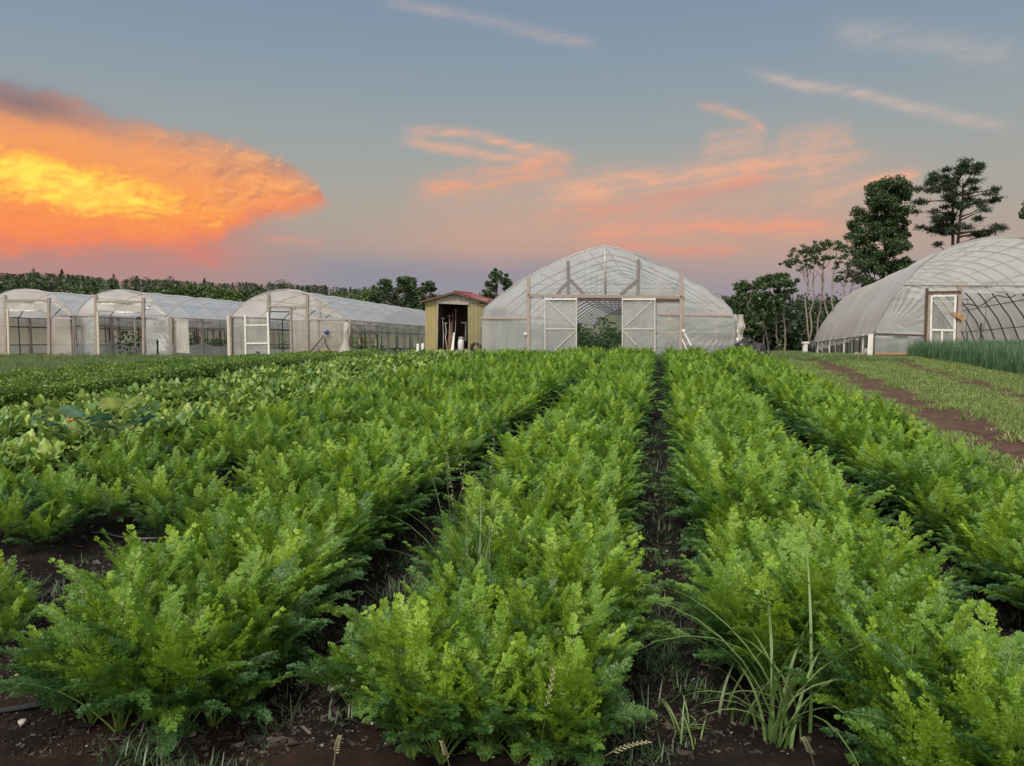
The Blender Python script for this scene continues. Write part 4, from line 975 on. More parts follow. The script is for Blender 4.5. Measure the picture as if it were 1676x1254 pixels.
hedge('crop_row', F3, 4.0, .6, 16, .7, .5, 732, 'leafy crop row behind the raised side wall of the hoop house by the shed', 1.1, 1600)

G = 582
up2 = [(122, 516.2), (131, 503), (141, 492.5), (152, 484.5), (165, 478.5), (180, 475), (196, 474), (212, 475), (227, 478.5), (241, 485.5), (253, 495), (264, 505), (272, 513), (278, 519)]
side2 = dict(posts=7, rail=.26, left=False, films=[('side_valance_film', 1.0, .74, 'filmclear'), ('lower_side_film', .40, .0, 'filmroof')])
F2, T2 = hoophouse(None, (121, 581), 33, (1010, 556), up2, 17, 8, 'low hoop house with leafy plants in its doorway and white tubs beside it',
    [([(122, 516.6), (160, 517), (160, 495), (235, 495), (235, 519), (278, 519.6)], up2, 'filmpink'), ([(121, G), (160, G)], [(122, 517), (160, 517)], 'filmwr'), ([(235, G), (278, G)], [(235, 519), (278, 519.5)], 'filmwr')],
    [('post', (157.5, 483), (158.5, G + 1), .12, 'wood', -.04), ('post', (161, 510), (163, G + 1), .09, 'woodpale', -.05), ('post', (235.5, 487), (236, G), .12, 'wood', -.04), ('header', (158, 494), (235, 494.5), .10, 'wood', -.05), ('girt', (122, 517), (158, 518), .05, 'wood', -.02), ('girt', (236, 516.5), (274, 517), .05, 'wood', -.02), ('corner_post', (121, 517), (121.5, G), .10, 'wood', -.02), ('corner_post', (278, 519), (279, G + 2), .14, 'wood', .05), ('crossbar', (164, 522), (235, 526), .10, 'wooddark', 2.5), ('crossbar', (164, 528), (235, 532), .12, 'rust', 5.5)], side2, 51)
panel(F2, T2, 'rolled_curtain', [(160, 510.5), (233, 513)], [(160, 496), (233, 497)], 'filmthick', -.08, .06, 55, 30, 10)
panel(F2, T2, 'near_side_film', [(279, 577), (306, 579)], [(279, 520), (306, 523)], 'filmthick', .2, .04, 56, 16, 14)
x_, z_ = F2.xz(243, 501); lamp_disc(F2, T2, 243, 505)
beam(F2, T2, 'inner_post', (182, 524), (184, 580), .07, .06, 'woodpale', 1.6)
hedge('crop_row', F2, 1.6, .8, 15, 1.0, .5, 741, 'leafy plants filling the left half of the middle hoop house doorway', 1.0, 1600)
hedge('crop_row', F2, 2.7, .8, 15, 1.0, .5, 742, 'leafy plants filling the right half of the middle hoop house doorway', 1.0, 1600)
for i, (pxx, pyt, lb) in enumerate(((260, 566, 'white plastic tub, lower of two stacked behind the hoop house film'), (262, 556, 'white plastic tub, upper of two stacked behind the hoop house film'))):
    b_ = F2.O + F2.px(pxx, pyt + 9, .3); A = Acc(); h_, w_ = .24, .2 
    P_ = np.stack([np.array([b_ + np.array([math.copysign(abs(math.cos(q)) ** .4, math.cos(q)) * rr, math.copysign(abs(math.sin(q)) ** .4, math.sin(q)) * rr * .8, zz]) for q in np.linspace(0, 2 * math.pi, 25)]) for rr, zz in ((.01, 0), (w_ * .85, 0), (w_, h_ * .9), (w_ * 1.08, h_ * .91), (w_ * 1.08, h_), (.01, h_))])
    v, f = sheet(P_); A.add(v, f); ob('tub', A, M['white'], None, smooth=False, label=lb, cat='tub')
b_ = F2.O + F2.px(270, 582, -.5); A = Acc(); v, f = tube([b_ + np.array([0, 0, z_]) for z_ in (0, .55, .56, .66, .67, .72)], [.035, .035, .05, .05, .03, .02], 10); A.add(v, f)
ob('standpipe', A, M['black'], None, smooth=True, label='slim black standpipe in the grass before the middle hoop house', cat='standpipe')

up1 = [(-36, 516.5), (-28, 505), (-18, 494), (-6, 485), (8, 478), (24, 474), (42, 473), (60, 474.5), (76, 479), (90, 487), (102, 497.5), (111, 507), (118.5, 516)]
side1 = dict(side2, left=True)
F1, T1 = hoophouse(None, (-37, 581), 33.2, (1010, 556), up1, 17, 8, 'low hoop house farthest from the shed, its wide doorway showing pale film behind',
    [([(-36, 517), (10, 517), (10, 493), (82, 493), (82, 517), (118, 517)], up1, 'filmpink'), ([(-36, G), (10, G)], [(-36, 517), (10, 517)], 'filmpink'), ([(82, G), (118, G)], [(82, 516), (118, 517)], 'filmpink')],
    [('post', (9.5, 483), (10.5, G), .12, 'wood', -.04), ('post', (14, 506), (16, G), .10, 'woodpale', -.05), ('post', (80.5, 487), (81.5, G), .13, 'wood', -.04), ('header', (10, 491.5), (80, 492), .10, 'wood', -.05), ('girt', (82, 517), (117, 517.5), .05, 'wood', -.02), ('crossbar', (17, 518), (79, 522), .12, 'rust', 3.0), ('crossbar', (38, 533), (79, 534.5), .06, 'darksteel', 4.0), ('crossbar', (18, 563), (79, 564), .06, 'wood', 4.0), ('inner_post', (39, 520), (41, 566), .05, 'darksteel', 4.0), ('inner_post', (63, 518), (66, 570), .05, 'darksteel', 3.5)], side1, 61)
panel(F1, T1, 'rolled_curtain', [(11, 509), (80, 510)], [(11, 494), (80, 494)], 'filmthick', -.08, .06, 65, 30, 10)
hedge('crop_row', F1, 2.5, 3, 12, .35, .6, 751, 'low leafy plants inside the farthest hoop house doorway', 1.1, 500)

# ------------------------------------------------------------------ shed
F = Front(697, 577, 30.3, 1080, 508)
T = thing('shed', F.O, label='small shed with yellow metal front panels, weathered board gable and red roof', cat='shed')
def spanel(nm, x0, x1, yt, yb, mt, off=0.0, ribs=5, dep=.02):
    p0, p1 = F.px(x0, yb), F.px(x1, yb); z1 = F.px(x0, yt)[2]; n = 60; A = Acc(); P_ = []
    for u in np.linspace(0, 1, n):
        rb = .012 * (abs(math.sin(u * math.pi * ribs)) > .93); q = p0 + (p1 - p0) * u - F.ny * (rb - off)
        P_.append(np.array([q, q + np.array([0, 0, z1 - q[2]])]))
    v, f = sheet(np.stack(P_)); A.add(v, f); q = [P_[0][0], P_[-1][0], P_[-1][1], P_[0][1]]; A.add(np.array([a_ + F.ny * .03 for a_ in q]), np.array([[0, 1, 2, 3]]))
    return ob(nm, A, M[mt], T)
SD = 2.6
spanel('front_panel', 697.5, 716, 490, 577, 'yellow', 0, 3); spanel('front_panel', 766, 784, 494, 575, 'olive', 0, 3); spanel('front_panel', 784, 797, 497, 575, 'olive', .01, 2)
x0, _ = F.xz(697, 577); x1, _ = F.xz(797, 575); ze = F.xz(697, 491)[1]; xr, zr = F.xz(745, 479.5)
A = Acc(); v, f = sheet(np.stack([np.array([F.L(x_, zz) - F.ny * .005 for zz in (z0_, z1_)]) for x_, z0_, z1_ in ((x0, ze - .02, ze), (xr, ze - .18, zr), (x1, ze - .08, ze))])); A.add(v, f); ob('gable', A, M['board'], T)
beam(F, T, 'lintel', (716, 495), (768, 497.5), .09, .06, 'board', -.03)
beam(F, T, 'jamb', (717, 496), (715.5, 574), .05, .06, 'board', -.02)
for nm, xx in (('side_wall', x0), ('side_wall', x1)):
    A = Acc(); v, f = box(F.L(xx, ze / 2, SD / 2) + F.ny * .02, F.ex * .02, F.ny * SD / 2, np.array([0, 0, ze / 2])); A.add(v, f); ob(nm, A, M['board'], T)
A = Acc(); v, f = box(F.L((x0 + x1) / 2, ze / 2, SD), F.ex * (x1 - x0) / 2 * .98, F.ny * .03, np.array([0, 0, ze / 2])); A.add(v, f); ob('back_wall', A, M['wooddark'], T)
A = Acc(); v, f = box(F.L((x0 + x1) / 2, .04, SD / 2), F.ex * (x1 - x0) / 2 * .97, F.ny * SD / 2, np.array([0, 0, .04])); A.add(v, f); ob('floor', A, M['board'], T)
RF = ob('roof', Acc().add(*tube([F.L(xr, zr + .05, -.2), F.L(xr, zr + .05, SD + .1)], .035, 6)), M['redroof'], T)
for sx, xe, ye in ((-1, 689, 493.5), (1, 806, 496)):
    xe_, ze_ = F.xz(xe, ye); A = Acc(); P_ = []
    for d in np.linspace(-.18, SD + .12, 40):
        rb = .015 * (int(d * 8) % 2); P_.append(np.array([F.L(xr, zr + .035 + rb, d), F.L(xe_, ze_ + rb, d)]))
    P_ = np.stack(P_); v, f = sheet(P_); A.add(v, f); A.add(v - np.array([0, 0, .03]), f[:, ::-1]); ob('roof_slope', A, M['redroof'], RF)
    p0, p1 = F.L(xr, zr + .0, -.19), F.L(xe_, ze_ - .03, -.19); A = Acc(); v, f = chamf((p0 + p1) / 2, (p1 - p0) / 2, F.ny * .012, np.array([0, 0, .035])); A.add(v, f); ob('barge_board', A, M['rust'], RF)
# things kept in the shed doorway
def in_shed(px_, py_, d): return F.O + F.px(px_, py_) + F.dv * d
b_ = in_shed(752, 575, .25) ; b_[2] = F.O[2] + .08
A = Acc(); hh = .46; v, f = tube([b_ + np.array([0, 0, z_]) for z_ in (0, .03, .06, .36, .42, .45)], [.09, .10, .125, .125, .09, .03], 18); A.add(v, f)
GC = ob('gas_cylinder', A, M['white'], None, smooth=True, label='white gas cylinder standing in the shed doorway', cat='gas cylinder', origin=tuple(b_))
A = Acc(); v, f = tube([np.array([.085 * math.cos(q), .085 * math.sin(q), .52]) for q in np.linspace(0, 2 * math.pi, 17)], .012, 5); A.add(v, f)
for q in (0.4, 1.9, 3.5, 5.1): v, f = tube([np.array([.085 * math.cos(q), .085 * math.sin(q), .40]), np.array([.085 * math.cos(q), .085 * math.sin(q), .52])], .012, 5); A.add(v, f)
ob('collar', A, M['white'], GC)
tools = [((719, 522), (722, 573), .022, 'woodpale', 'pale wooden tool handle leaning at the shed door, nearest the left jamb'), ((723, 530), (728, 573), .022, 'woodpale', 'pale bent handle leaning second from the left jamb of the shed'), ((729, 518), (731, 560), .018, 'wood', 'brown tool handle leaning among the others in the shed doorway'),
         ((735, 508), (733, 566), .018, 'rust', 'long rusty rod leaning upright in the shed doorway'), ((739, 505), (737, 566), .018, 'wood', 'tallest weathered pole leaning in the shed doorway'), ((726, 514), (732, 566), .016, 'rust', 'thin rusty stake leaning across the tools in the shed')]
for k, (a, b2, r_t, mt, lb) in enumerate(tools):
    p0, p1 = in_shed(*a, .45 + .05 * k), in_shed(*b2, .28 + .05 * k); p1[2] = F.O[2] + .08; mid = (p0 + p1) / 2 + F.ex * .03 * (-1) ** k
    A = Acc(); v, f = tube([p0, p0 * .7 + p1 * .3 + F.ex * .02, mid, p1], r_t, 6); A.add(v, f)
    if k in (0, 1, 2): v, f = tube([p0 + F.ex * .09, p0 + np.array([0, 0, .03]), p0 - F.ex * .09], .02, 5); A.add(v, f)
    ob('tool_handle', A, M[mt], None, smooth=True, label=lb, cat='garden tool', group='tools leaning in the shed')
for a, b2, w, mt, lb in (((735, 545), (736, 568), .14, 'whitewood', 'pale board leaning beside the tools in the shed'), ((732, 527), (731, 556), .16, 'rust', 'rusty red plank standing among the tools in the shed')):
    p0, p1 = in_shed(*a, .6), in_shed(*b2, .35); p1[2] = F.O[2] + .08; A = Acc(); v, f = chamf((p0 + p1) / 2, (p1 - p0) / 2, F.ex * w / 2, F.ny * .015); A.add(v, f); ob('board', A, M[mt], None, label=lb, cat='board')
SH = thing('shelf', in_shed(746, 575, 1.2), label='grey shelf frame at the back of the shed interior', cat='shelf')
o_ = np.array(SH.location)
for a, b2 in (((742, 529), (752, 529)), ((750.5, 529), (749.5, 560))):
    p0, p1 = in_shed(*a, 1.2) - o_, in_shed(*b2, 1.2) - o_
    v, f = chamf((p0 + p1) / 2, (p1 - p0) / 2, nrm(np.cross(p1 - p0, F.ny)) * .04, F.ny * .04); ob('rail', Acc().add(v, f), M['steel'], SH)
x_, y_ = at(779, 573, 29.6)[:2]; z_ = float(ground(x_, y_)); A = Acc()
v, f = tube([np.array([x_ + .17 * math.cos(q), y_, z_ + .2 + .17 * math.sin(q)]) for q in np.linspace(0, 2 * math.pi, 21)], .065, 8, False); A.add(v, f)
ob('tyre', A, M['black'], None, smooth=True, label='small black tyre propped by the shed corner', cat='tyre')

# ------------------------------------------------------------------ black bags, posts
def bag(px_, py_, Y, rx, rz, seed, label):
    r_ = np.random.default_rng(seed); c = at(px_, py_, Y); A = Acc(); U_ = np.linspace(0, math.pi, 22); W_ = np.linspace(0, 2 * math.pi, 31)
    P_ = []
    for u in U_:
        row = []
        for w in W_:
            k = 1 + .30 * (vnoise(w * 2.2 * (w < 6.28), u * 3, seed) - .5) + .16 * (vnoise(w * 6 * (w < 6.28), u * 7, seed + 1) - .5)
            row.append(c + np.array([rx * math.sin(u) * math.cos(w) * k, rx * .8 * math.sin(u) * math.sin(w) * k, rz * (math.cos(u) * k + .9)]))
        P_.append(np.array(row))
    v, f = sheet(np.stack(P_)); A.add(v, f); ob('plastic_bag', A, M['black'], None, smooth=False, label=label, cat='plastic bag', group='black bags beside the greenhouse')
bag(1222, 585, 26.5, .38, .34, 1, 'largest black plastic bag heaped against the pointed greenhouse corner'); bag(1238, 586, 26.2, .33, .27, 2, 'black plastic bag in the middle of the heap by the greenhouse'); bag(1246, 588, 25.9, .26, .15, 3, 'small flat black bag at the lane end of the heap')
b_ = at(1317, 588, 34); z_ = float(ground(b_[0], b_[1])); T = thing('fence_post', (b_[0], b_[1], z_), label='white painted post beside the far corner of the round greenhouse', cat='fence post')
ht = 1.65 - (562 - 508) / 1250 * 34 - z_
ob('post', Acc().add(*chamf((0, 0, ht / 2), np.array([.09, 0, 0]), np.array([0, .09, 0]), np.array([0, 0, ht / 2]), .015)), M['whitewood'], T)
ob('post_cap', Acc().add(*chamf((0, 0, ht + .03), np.array([.13, 0, 0]), np.array([0, .12, 0]), np.array([0, 0, .04]), .015)), M['whitewood'], T)
ob('water_can', Acc().add(*tube([(b_[0] + .33, b_[1], z_ + q) for q in (0, .02, .4, .5, .52)], [.12, .14, .14, .08, .05], 12)), M['black'], None, smooth=True, label='black can standing at the foot of the white post', cat='can')
for i, (pxx, lb) in enumerate(((692, 'white stub post in the beets left of the shed'), (684, 'short white stub post by the sagging hoop house film'))):
    b_ = at(pxx, 577, 29.2); z_ = float(ground(b_[0], b_[1])); v, f = chamf((b_[0], b_[1], z_ + .22), np.array([.05, 0, 0]), np.array([0, .05, 0]), np.array([0, 0, .25])); ob('stub_post', Acc().add(v, f), M['whitewood'], None, label=lb, cat='stub post')

# ------------------------------------------------------------------ trees
def leaf_cloud(acc, rng, c, r, n, ls, cols, squash=1.0, shell=.35):
    D = nrm(rng.normal(0, 1, (n, 3))); rad = rng.random(n) ** shell
    P = np.asarray(c) + D * rad[:, None] * np.array([r, r, r * squash])
    Nn = nrm(D * .6 + rng.normal(0, .8, (n, 3)) + np.array([0, 0, .35])); U = nrm(np.cross(Nn, rng.normal(0, 1, (n, 3)))); W_ = np.cross(Nn, U)
    s_ = (ls * rng.uniform(.6, 1.35, n))[:, None]
    V = np.stack([P - U * s_ * .5, P + W_ * s_ * .36, P + U * s_ * .6, P - W_ * s_ * .36], 1).reshape(-1, 3)
    cc = np.asarray(cols)[rng.integers(0, len(cols), n)] * rng.uniform(.75, 1.25, (n, 1))
    acc.add(V, np.arange(n * 4).reshape(n, 4), 0, np.repeat(cc, 4, 0))
def needles(acc, rng, c, rx, rz, n, L, cols):
    P = np.asarray(c) + rng.normal(0, 1, (n, 3)) * np.array([rx, rx, rz]) * .5
    D = nrm(rng.normal(0, 1, (n, 3)) + np.array([0, 0, .5])); S_ = nrm(np.cross(D, rng.normal(0, 1, (n, 3)))); l = (L * rng.uniform(.6, 1.3, n))[:, None]; w = l * .16
    V = np.stack([P - S_ * w * .5, P + S_ * w * .5, P + D * l + S_ * w * .4, P + D * l - S_ * w * .4], 1).reshape(-1, 3)
    cc = np.asarray(cols)[rng.integers(0, len(cols), n)] * rng.uniform(.75, 1.25, (n, 1)); acc.add(V, np.arange(n * 4).reshape(n, 4), 0, np.repeat(cc, 4, 0))
def wig(p0, p1, rng, amp, n=9):
    q = np.linspace(0, 1, n)[:, None]; w = np.cumsum(rng.normal(0, 1, (n, 3)), 0); w -= w[0] + (w[-1] - w[0]) * q
    return np.asarray(p0) * (1 - q) + np.asarray(p1) * q + w * amp / math.sqrt(n)
def tree(name, label, Y, blobs, stems, seed, cols, ls=.18, per=150, bark='bark', squash=.75, limbs=True, cat='tree', group=None, r0=.22, kind='leaf', depth=None, rise=(.12, .3), lp=.6, shell=.4):
    "blobs: clumps of the crown (view x, view y, radius) at distance Y; stems: (foot x, fork x, fork y)"
    rng = np.random.default_rng(seed); k = Y / FPX; sx = stems[0][0]; b0 = at(sx, 520, Y); gz = float(ground(b0[0], b0[1])); O = np.array([b0[0], b0[1], gz])
    T = thing(name, O, label=label, cat=cat, group=group)
    cr = Acc(); tr = Acc(); hw = depth or (max(b_[0] for b_ in blobs) - min(b_[0] for b_ in blobs)) * k * .42
    cen = []
    for x, y, r in blobs:
        mid = np.mean([b_[0] for b_ in blobs]); fall = math.sqrt(max(.08, 1 - (abs(x - mid) * k / (hw / .42 / 2 * 1.15 + .01)) ** 2))
        c = at(x, y, Y) - O + np.array([0, rng.uniform(-1, 1) * hw * fall, 0]); cen.append(c)
        if kind == 'leaf': leaf_cloud(cr, rng, c, r * k, int(per * rng.uniform(.7, 1.2)), ls, cols, squash, shell)
        else: needles(cr, rng, c, r * k * 1.5, r * k * .42, int(per * rng.uniform(.7, 1.2)), ls, cols)
    for fx, kx, ky in stems:
        f0 = at(fx, 520, Y) - O; f0 = np.array([f0[0], rng.uniform(-.5, .5) * hw * .4, 0]); f0[2] = float(ground(O[0] + f0[0], O[1] + f0[1])) - gz - .1
        f1 = at(kx, ky, Y) - O + np.array([0, f0[1], 0]); ln = np.linalg.norm(f1 - f0)
        pth = wig(f0, f1, rng, .05 * ln if bark == 'palebark' else .015 * ln, 12); v, f = tube(pth, np.linspace(r0, r0 * .35, 12), 7); tr.add(v, f)
        if limbs:
            near_ = [c for c in cen if np.argmin([abs((at(q[1], q[2], Y) - O)[0] - c[0]) for q in stems]) == stems.index((fx, kx, ky))]
            for c in near_:
                if rng.random() > lp: continue
                h_ = np.clip((c[2] - f0[2]) / max(.1, f1[2] - f0[2]) - rng.uniform(*rise), .2, .98); i_ = h_ * 11; st = pth[int(i_)] + (pth[min(11, int(i_) + 1)] - pth[int(i_)]) * (i_ % 1)
                v, f = tube(wig(st, c, rng, .06 * np.linalg.norm(c - st), 6), np.linspace(r0 * .3, r0 * .09, 6), 5); tr.add(v, f)
    ob('crown', cr, M['tree'], T); ob('trunk', tr, M[bark], T, smooth=True); return T
rr = np.random.default_rng(11)
DK = [[.030, .060, .020], [.045, .085, .026], [.022, .046, .018], [.060, .105, .032]]
def fill(rows, n, r, jit=1.0, ex=.5):
    out_ = []; ys = np.array([q[0] for q in rows]); tot = np.array([q[2] - q[1] for q in rows]); 
    for i in range(n):
        y = rr.uniform(ys[0], ys[-1]); l = np.interp(y, ys, [q[1] for q in rows]); h = np.interp(y, ys, [q[2] for q in rows])
        e = rr.random(); e = .5 + .5 * np.sign(e - .5) * abs(2 * e - 1) ** ex; out_.append((l + (h - l) * e, y, r * rr.uniform(.65, 1.3)))
    return out_
rows = [(297, 1440, 1462), (315, 1428, 1480), (335, 1420, 1482), (350, 1410, 1484), (368, 1392, 1490), (390, 1396, 1494), (405, 1392, 1484), (425, 1404, 1490), (440, 1408, 1500), (455, 1405, 1508), (470, 1414, 1490), (490, 1418, 1470)]
tree('broadleaf_tree', 'tall dense dark broadleaf tree rising behind the round greenhouse', 55, fill(rows, 250, 11, ex=.95), [(1452, 1452, 315)], 1, (np.array(DK) * 1.0).tolist(), .13, 330, r0=.2, lp=.12, shell=.7, depth=1.7)
rows = [(272, 1558, 1574), (285, 1540, 1596), (298, 1514, 1610), (318, 1508, 1616), (340, 1510, 1618), (358, 1512, 1606), (372, 1530, 1596), (382, 1545, 1575)]
pb = [(x_, round(y_ / 9) * 9 + rr.normal(0, 1.5), r_) for x_, y_, r_ in fill(rows, 78, 6.0, ex=.85)] + [(1600 + 6 * i, 384 - 2.2 * i + (i % 3) * 3, 7) for i in range(7)] + [(1512, 372, 5), (1520, 377, 4), (1524, 402, 3)]
tree('pine_tree', 'open branched pine with two dark trunks behind the round greenhouse', 58, pb, [(1551, 1567, 278), (1558, 1578, 300)], 2, [[.028, .05, .022], [.040, .065, .028], [.020, .036, .018]], .26, 170, r0=.2, kind='needle', depth=2.4, rise=(-.02, .06), lp=.75)
sb = [(1292, 428, 8), (1299, 420, 9), (1311, 412, 9), (1322, 407, 10), (1333, 409, 9), (1345, 405, 9), (1356, 402, 9), (1364, 400, 10), (1374, 406, 9), (1389, 410, 11), (1398, 418, 10), (1337, 428, 9), (1348, 424, 8), (1380, 434, 10), (1392, 440, 10), (1398, 452, 9), (1372, 446, 8), (1310, 425, 6), (1326, 420, 7), (1402, 432, 9), (1410, 460, 9), (1386, 458, 6), (1305, 436, 4)]
sb = [(x_ + rr.normal(0, 6), max(399, y_ + rr.normal(0, 8)), r_ * rr.uniform(.4, .75)) for x_, y_, r_ in sb for _ in range(8)]
tree('locust_tree', 'group of thin crooked pale trunks under flat leafy tops, left of the tall tree', 47, sb, [(1326, 1318, 425), (1322, 1328, 418), (1345, 1340, 432), (1350, 1366, 415), (1362, 1385, 430), (1338, 1352, 420), (1382, 1396, 450)], 3, [[.05, .085, .028], [.07, .11, .036], [.035, .065, .024]],   .105, 65, 'palebark', .55, r0=.075, cat='tree', depth=1.8, lp=.4, rise=(.03, .15), shell=.9)
lb = fill([(450, 1262, 1282), (462, 1222, 1298), (474, 1200, 1300), (488, 1184, 1296), (502, 1184, 1285), (520, 1186, 1262), (545, 1190, 1250)], 190, 7, ex=.95)
tree('broadleaf_tree', 'leafy tree with several bare pale stems beside the pointed greenhouse corner', 41, lb, [(1226, 1216, 478), (1222, 1232, 470), (1252, 1250, 476), (1264, 1262, 470), (1278, 1272, 462), (1286, 1288, 470)], 4, [[.055, .10, .030], [.075, .125, .036], [.04, .075, .026]], .14, 85, 'palebark', .7, r0=.06, depth=1.6, lp=.15, shell=.8)
tree('broadleaf_tree', 'tree at the edge of the view beyond the round greenhouse ridge', 60, [(1688, 345, 10), (1682, 352, 7), (1695, 330, 12), (1705, 350, 14), (1720, 320, 18), (1735, 345, 20), (1720, 370, 18), (1745, 380, 20), (1700, 375, 8)], [(1725, 1722, 340)], 5, DK, .19, 130)
tree('cedar_tree', 'pointed cedar with two tops behind the shed roof', 62, fill([(443, 810, 814), (452, 804, 820), (462, 797, 834), (474, 792, 838), (490, 788, 842), (512, 786, 842)], 60, 5.5) + [(811, 442, 2.5), (829, 452, 3.5), (830, 458, 4)], [(815, 812, 448), (827, 829, 458)], 6, [[.05, .08, .03], [.075, .11, .04], [.035, .06, .024]], .2, 75, r0=.1, depth=1.6)
tree('cedar_tree', 'dark pointed cedar just beyond the shed, beside the larger trees', 70, fill([(462, 701, 705), (472, 694, 712), (490, 688, 716), (515, 684, 718)], 34, 5.5) + [(691, 465, 3), (690, 472, 4)], [(702, 703, 466)], 7, [[.03, .055, .022], [.045, .075, .028]], .22, 90, r0=.12, depth=1.4)
tree('broadleaf_tree', 'rounded broadleaf tree beyond the hoop house nearest the shed, with pale blossom gaps', 78, fill([(457, 630, 664), (466, 618, 678), (480, 612, 690), (498, 608, 694), (520, 606, 690)], 60, 8), [(648, 650, 475)], 8, [[.045, .08, .026], [.065, .105, .034], [.035, .06, .022]], .24, 130, depth=3)
tree('broadleaf_tree', 'slim dark tree rising between the rounded tree and the cedar', 80, fill([(456, 664, 670), (470, 658, 682), (490, 654, 690), (515, 650, 692)], 34, 7), [(672, 670, 465)], 9, DK, .22, 110, depth=2)
for i, (x, y, w, lbl) in enumerate(((285, 473, 26, 'low bright green tree behind the middle hoop house roof, nearer the farm edge'), (325, 470, 30, 'widest bright green tree behind the middle hoop house roof'), (365, 476, 24, 'small bright green tree between two hoop house roofs'), (590, 478, 26, 'pale green tree beyond the hoop house nearest the shed'), (560, 483, 22, 'small pale green tree low behind the hoop house ridge'))):
    tree('broadleaf_tree', lbl, 105, fill([(y, x - w * .4, x + w * .4), (y + 9, x - w * .85, x + w * .85), (y + 24, x - w, x + w), (y + 42, x - w, x + w)], 34, 8), [(x, x, y + 14)], 20 + i, [[.075, .125, .03], [.10, .15, .036], [.055, .095, .027]], .34, 100, depth=3, group='bright trees behind the hoop houses')
# far woods, one mass
fw = Acc(); r_ = np.random.default_rng(88)
top_px = [(-200, 440), (0, 446), (60, 444), (110, 446), (200, 456), (300, 458), (380, 461), (500, 463), (560, 468), (640, 474), (700, 480), (860, 482), (1100, 488), (1700, 490), (1900, 488)]
for i in range(1700):
    px_ = r_.uniform(-180, 1900); far_ = r_.random() < .62; Y = r_.uniform(250, 330) if far_ else r_.uniform(135, 230)
    if 880 < px_ < 1150 and r_.random() < .6: continue
    x_, y_ = (px_ - CX) / FPX * Y, Y; gz = float(ground(x_, y_)); yt = np.interp(px_, [q[0] for q in top_px], [q[1] for q in top_px]) + (4 * vnoise(px_ * .03, 0, 8) + r_.exponential(2.2) - (r_.uniform(2, 8) if r_.random() < .06 else 0) if far_ else r_.uniform(9, 22))
    zt = EYE + (HOR - yt) / FPX * Y; H_ = zt - gz
    if H_ < 2.5: continue
    con = r_.random() < .4; w = H_ * (.22 if con else .52) * r_.uniform(.7, 1.2); n = 190; h = r_.random(n) ** .8
    rad = w * ((1 - h) ** .8 + .08 if con else np.sin(np.pi * np.clip(h * .85 + .14, 0, 1)) ** .6) * np.sqrt(r_.random(n)); an = r_.uniform(0, 6.283, n)
    P = np.stack([x_ + rad * np.cos(an), y_ + rad * np.sin(an), gz + H_ * (.12 + .88 * h)], -1); Nn = nrm(r_.normal(0, 1, (n, 3)) + np.array([0, 0, .4])); U = nrm(np.cross(Nn, r_.normal(0, 1, (n, 3)))); W_ = np.cross(Nn, U)
    s_ = (H_ * .066 * r_.uniform(.6, 1.4, n))[:, None]; V = np.stack([P - U * s_ * .5, P + W_ * s_ * .4, P + U * s_ * .5, P - W_ * s_ * .4], 1).reshape(-1, 3)
    c = np.array([[.028, .048, .022], [.04, .065, .026], [.05, .075, .028], [.035, .045, .026]][r_.integers(0, 4)]) * r_.uniform(.8, 1.2) * (1 if far_ else 1.2); fw.add(V, np.arange(n * 4).reshape(n, 4), 0, np.repeat(c * r_.uniform(.75, 1.25, (n, 1)), 4, 0))
ob('woods', fw, M['tree'], None, kind='stuff', label='distant dark mixed woods along the horizon', cat='woods')
we = Acc()
for i in range(330):
    px_ = r_.uniform(1165, 1480); Y = r_.uniform(56, 84); x_, y_ = (px_ - CX) / FPX * Y, Y; gz = float(ground(x_, y_)); yt = r_.uniform(484, 525); H_ = EYE + (HOR - yt) / FPX * Y - gz
    for q in range(3): leaf_cloud(we, r_, (x_ + r_.normal(0, .8), y_ + r_.normal(0, .8), gz + H_ * r_.uniform(.3, .8)), H_ * .32, 70, .3, [[.022, .038, .016], [.034, .055, .02], [.016, .028, .013]])
ob('woodland_edge', we, M['tree'], None, kind='stuff', label='dark undergrowth at the wood edge between the two large greenhouses', cat='undergrowth')
x_, y_ = 1278, 41
tree('sapling', 'small yellow green sapling at the wood edge behind the black bags', 39, [(1278, 560, 3.5), (1277, 566, 4.5), (1280, 571, 4.5), (1276, 576, 5)], [(1278, 1278, 568)], 31, [[.10, .15, .04], [.13, .17, .05]], .10, 60, r0=.02, depth=.3)

# ------------------------------------------------------------------ weeds, squash, hoses, stones in the foreground
def grass_clump(px_, py_, n, h, w, seed, label, lean=(.02, .35), bend=(.3, 1.9), heads=0):
    x_, y_ = onground(px_, py_); r_ = np.random.default_rng(seed); A = Acc()
    blades(A, r_, n, h, .045, w, [[.13, .22, .06], [.17, .25, .08], [.10, .18, .045], [.21, .26, .11]], lean, bend, 8)
    for i in range(heads):
        p0 = np.array([r_.normal(0, .03), r_.normal(0, .03), 0]); p1 = np.array([r_.normal(0, .09), r_.normal(0, .06), h * r_.uniform(1.05, 1.35)]); v, f = tube(wig(p0, p1, r_, .03, 8), np.linspace(.0025, .001, 8), 4, False); A.add(v, f, 0, (.22, .26, .12))
        for q in np.linspace(.72, 1, 14): leaf_cloud(A, r_, p0 + (p1 - p0) * q, .006, 3, .014, [[.26, .28, .14], [.2, .24, .1]])
    z_ = float(ground(x_, y_)); return ob('grass_clump', A, M['leaf'], None, origin=(0, 0, 0), label=label, cat='grass clump') , (x_, y_, z_)
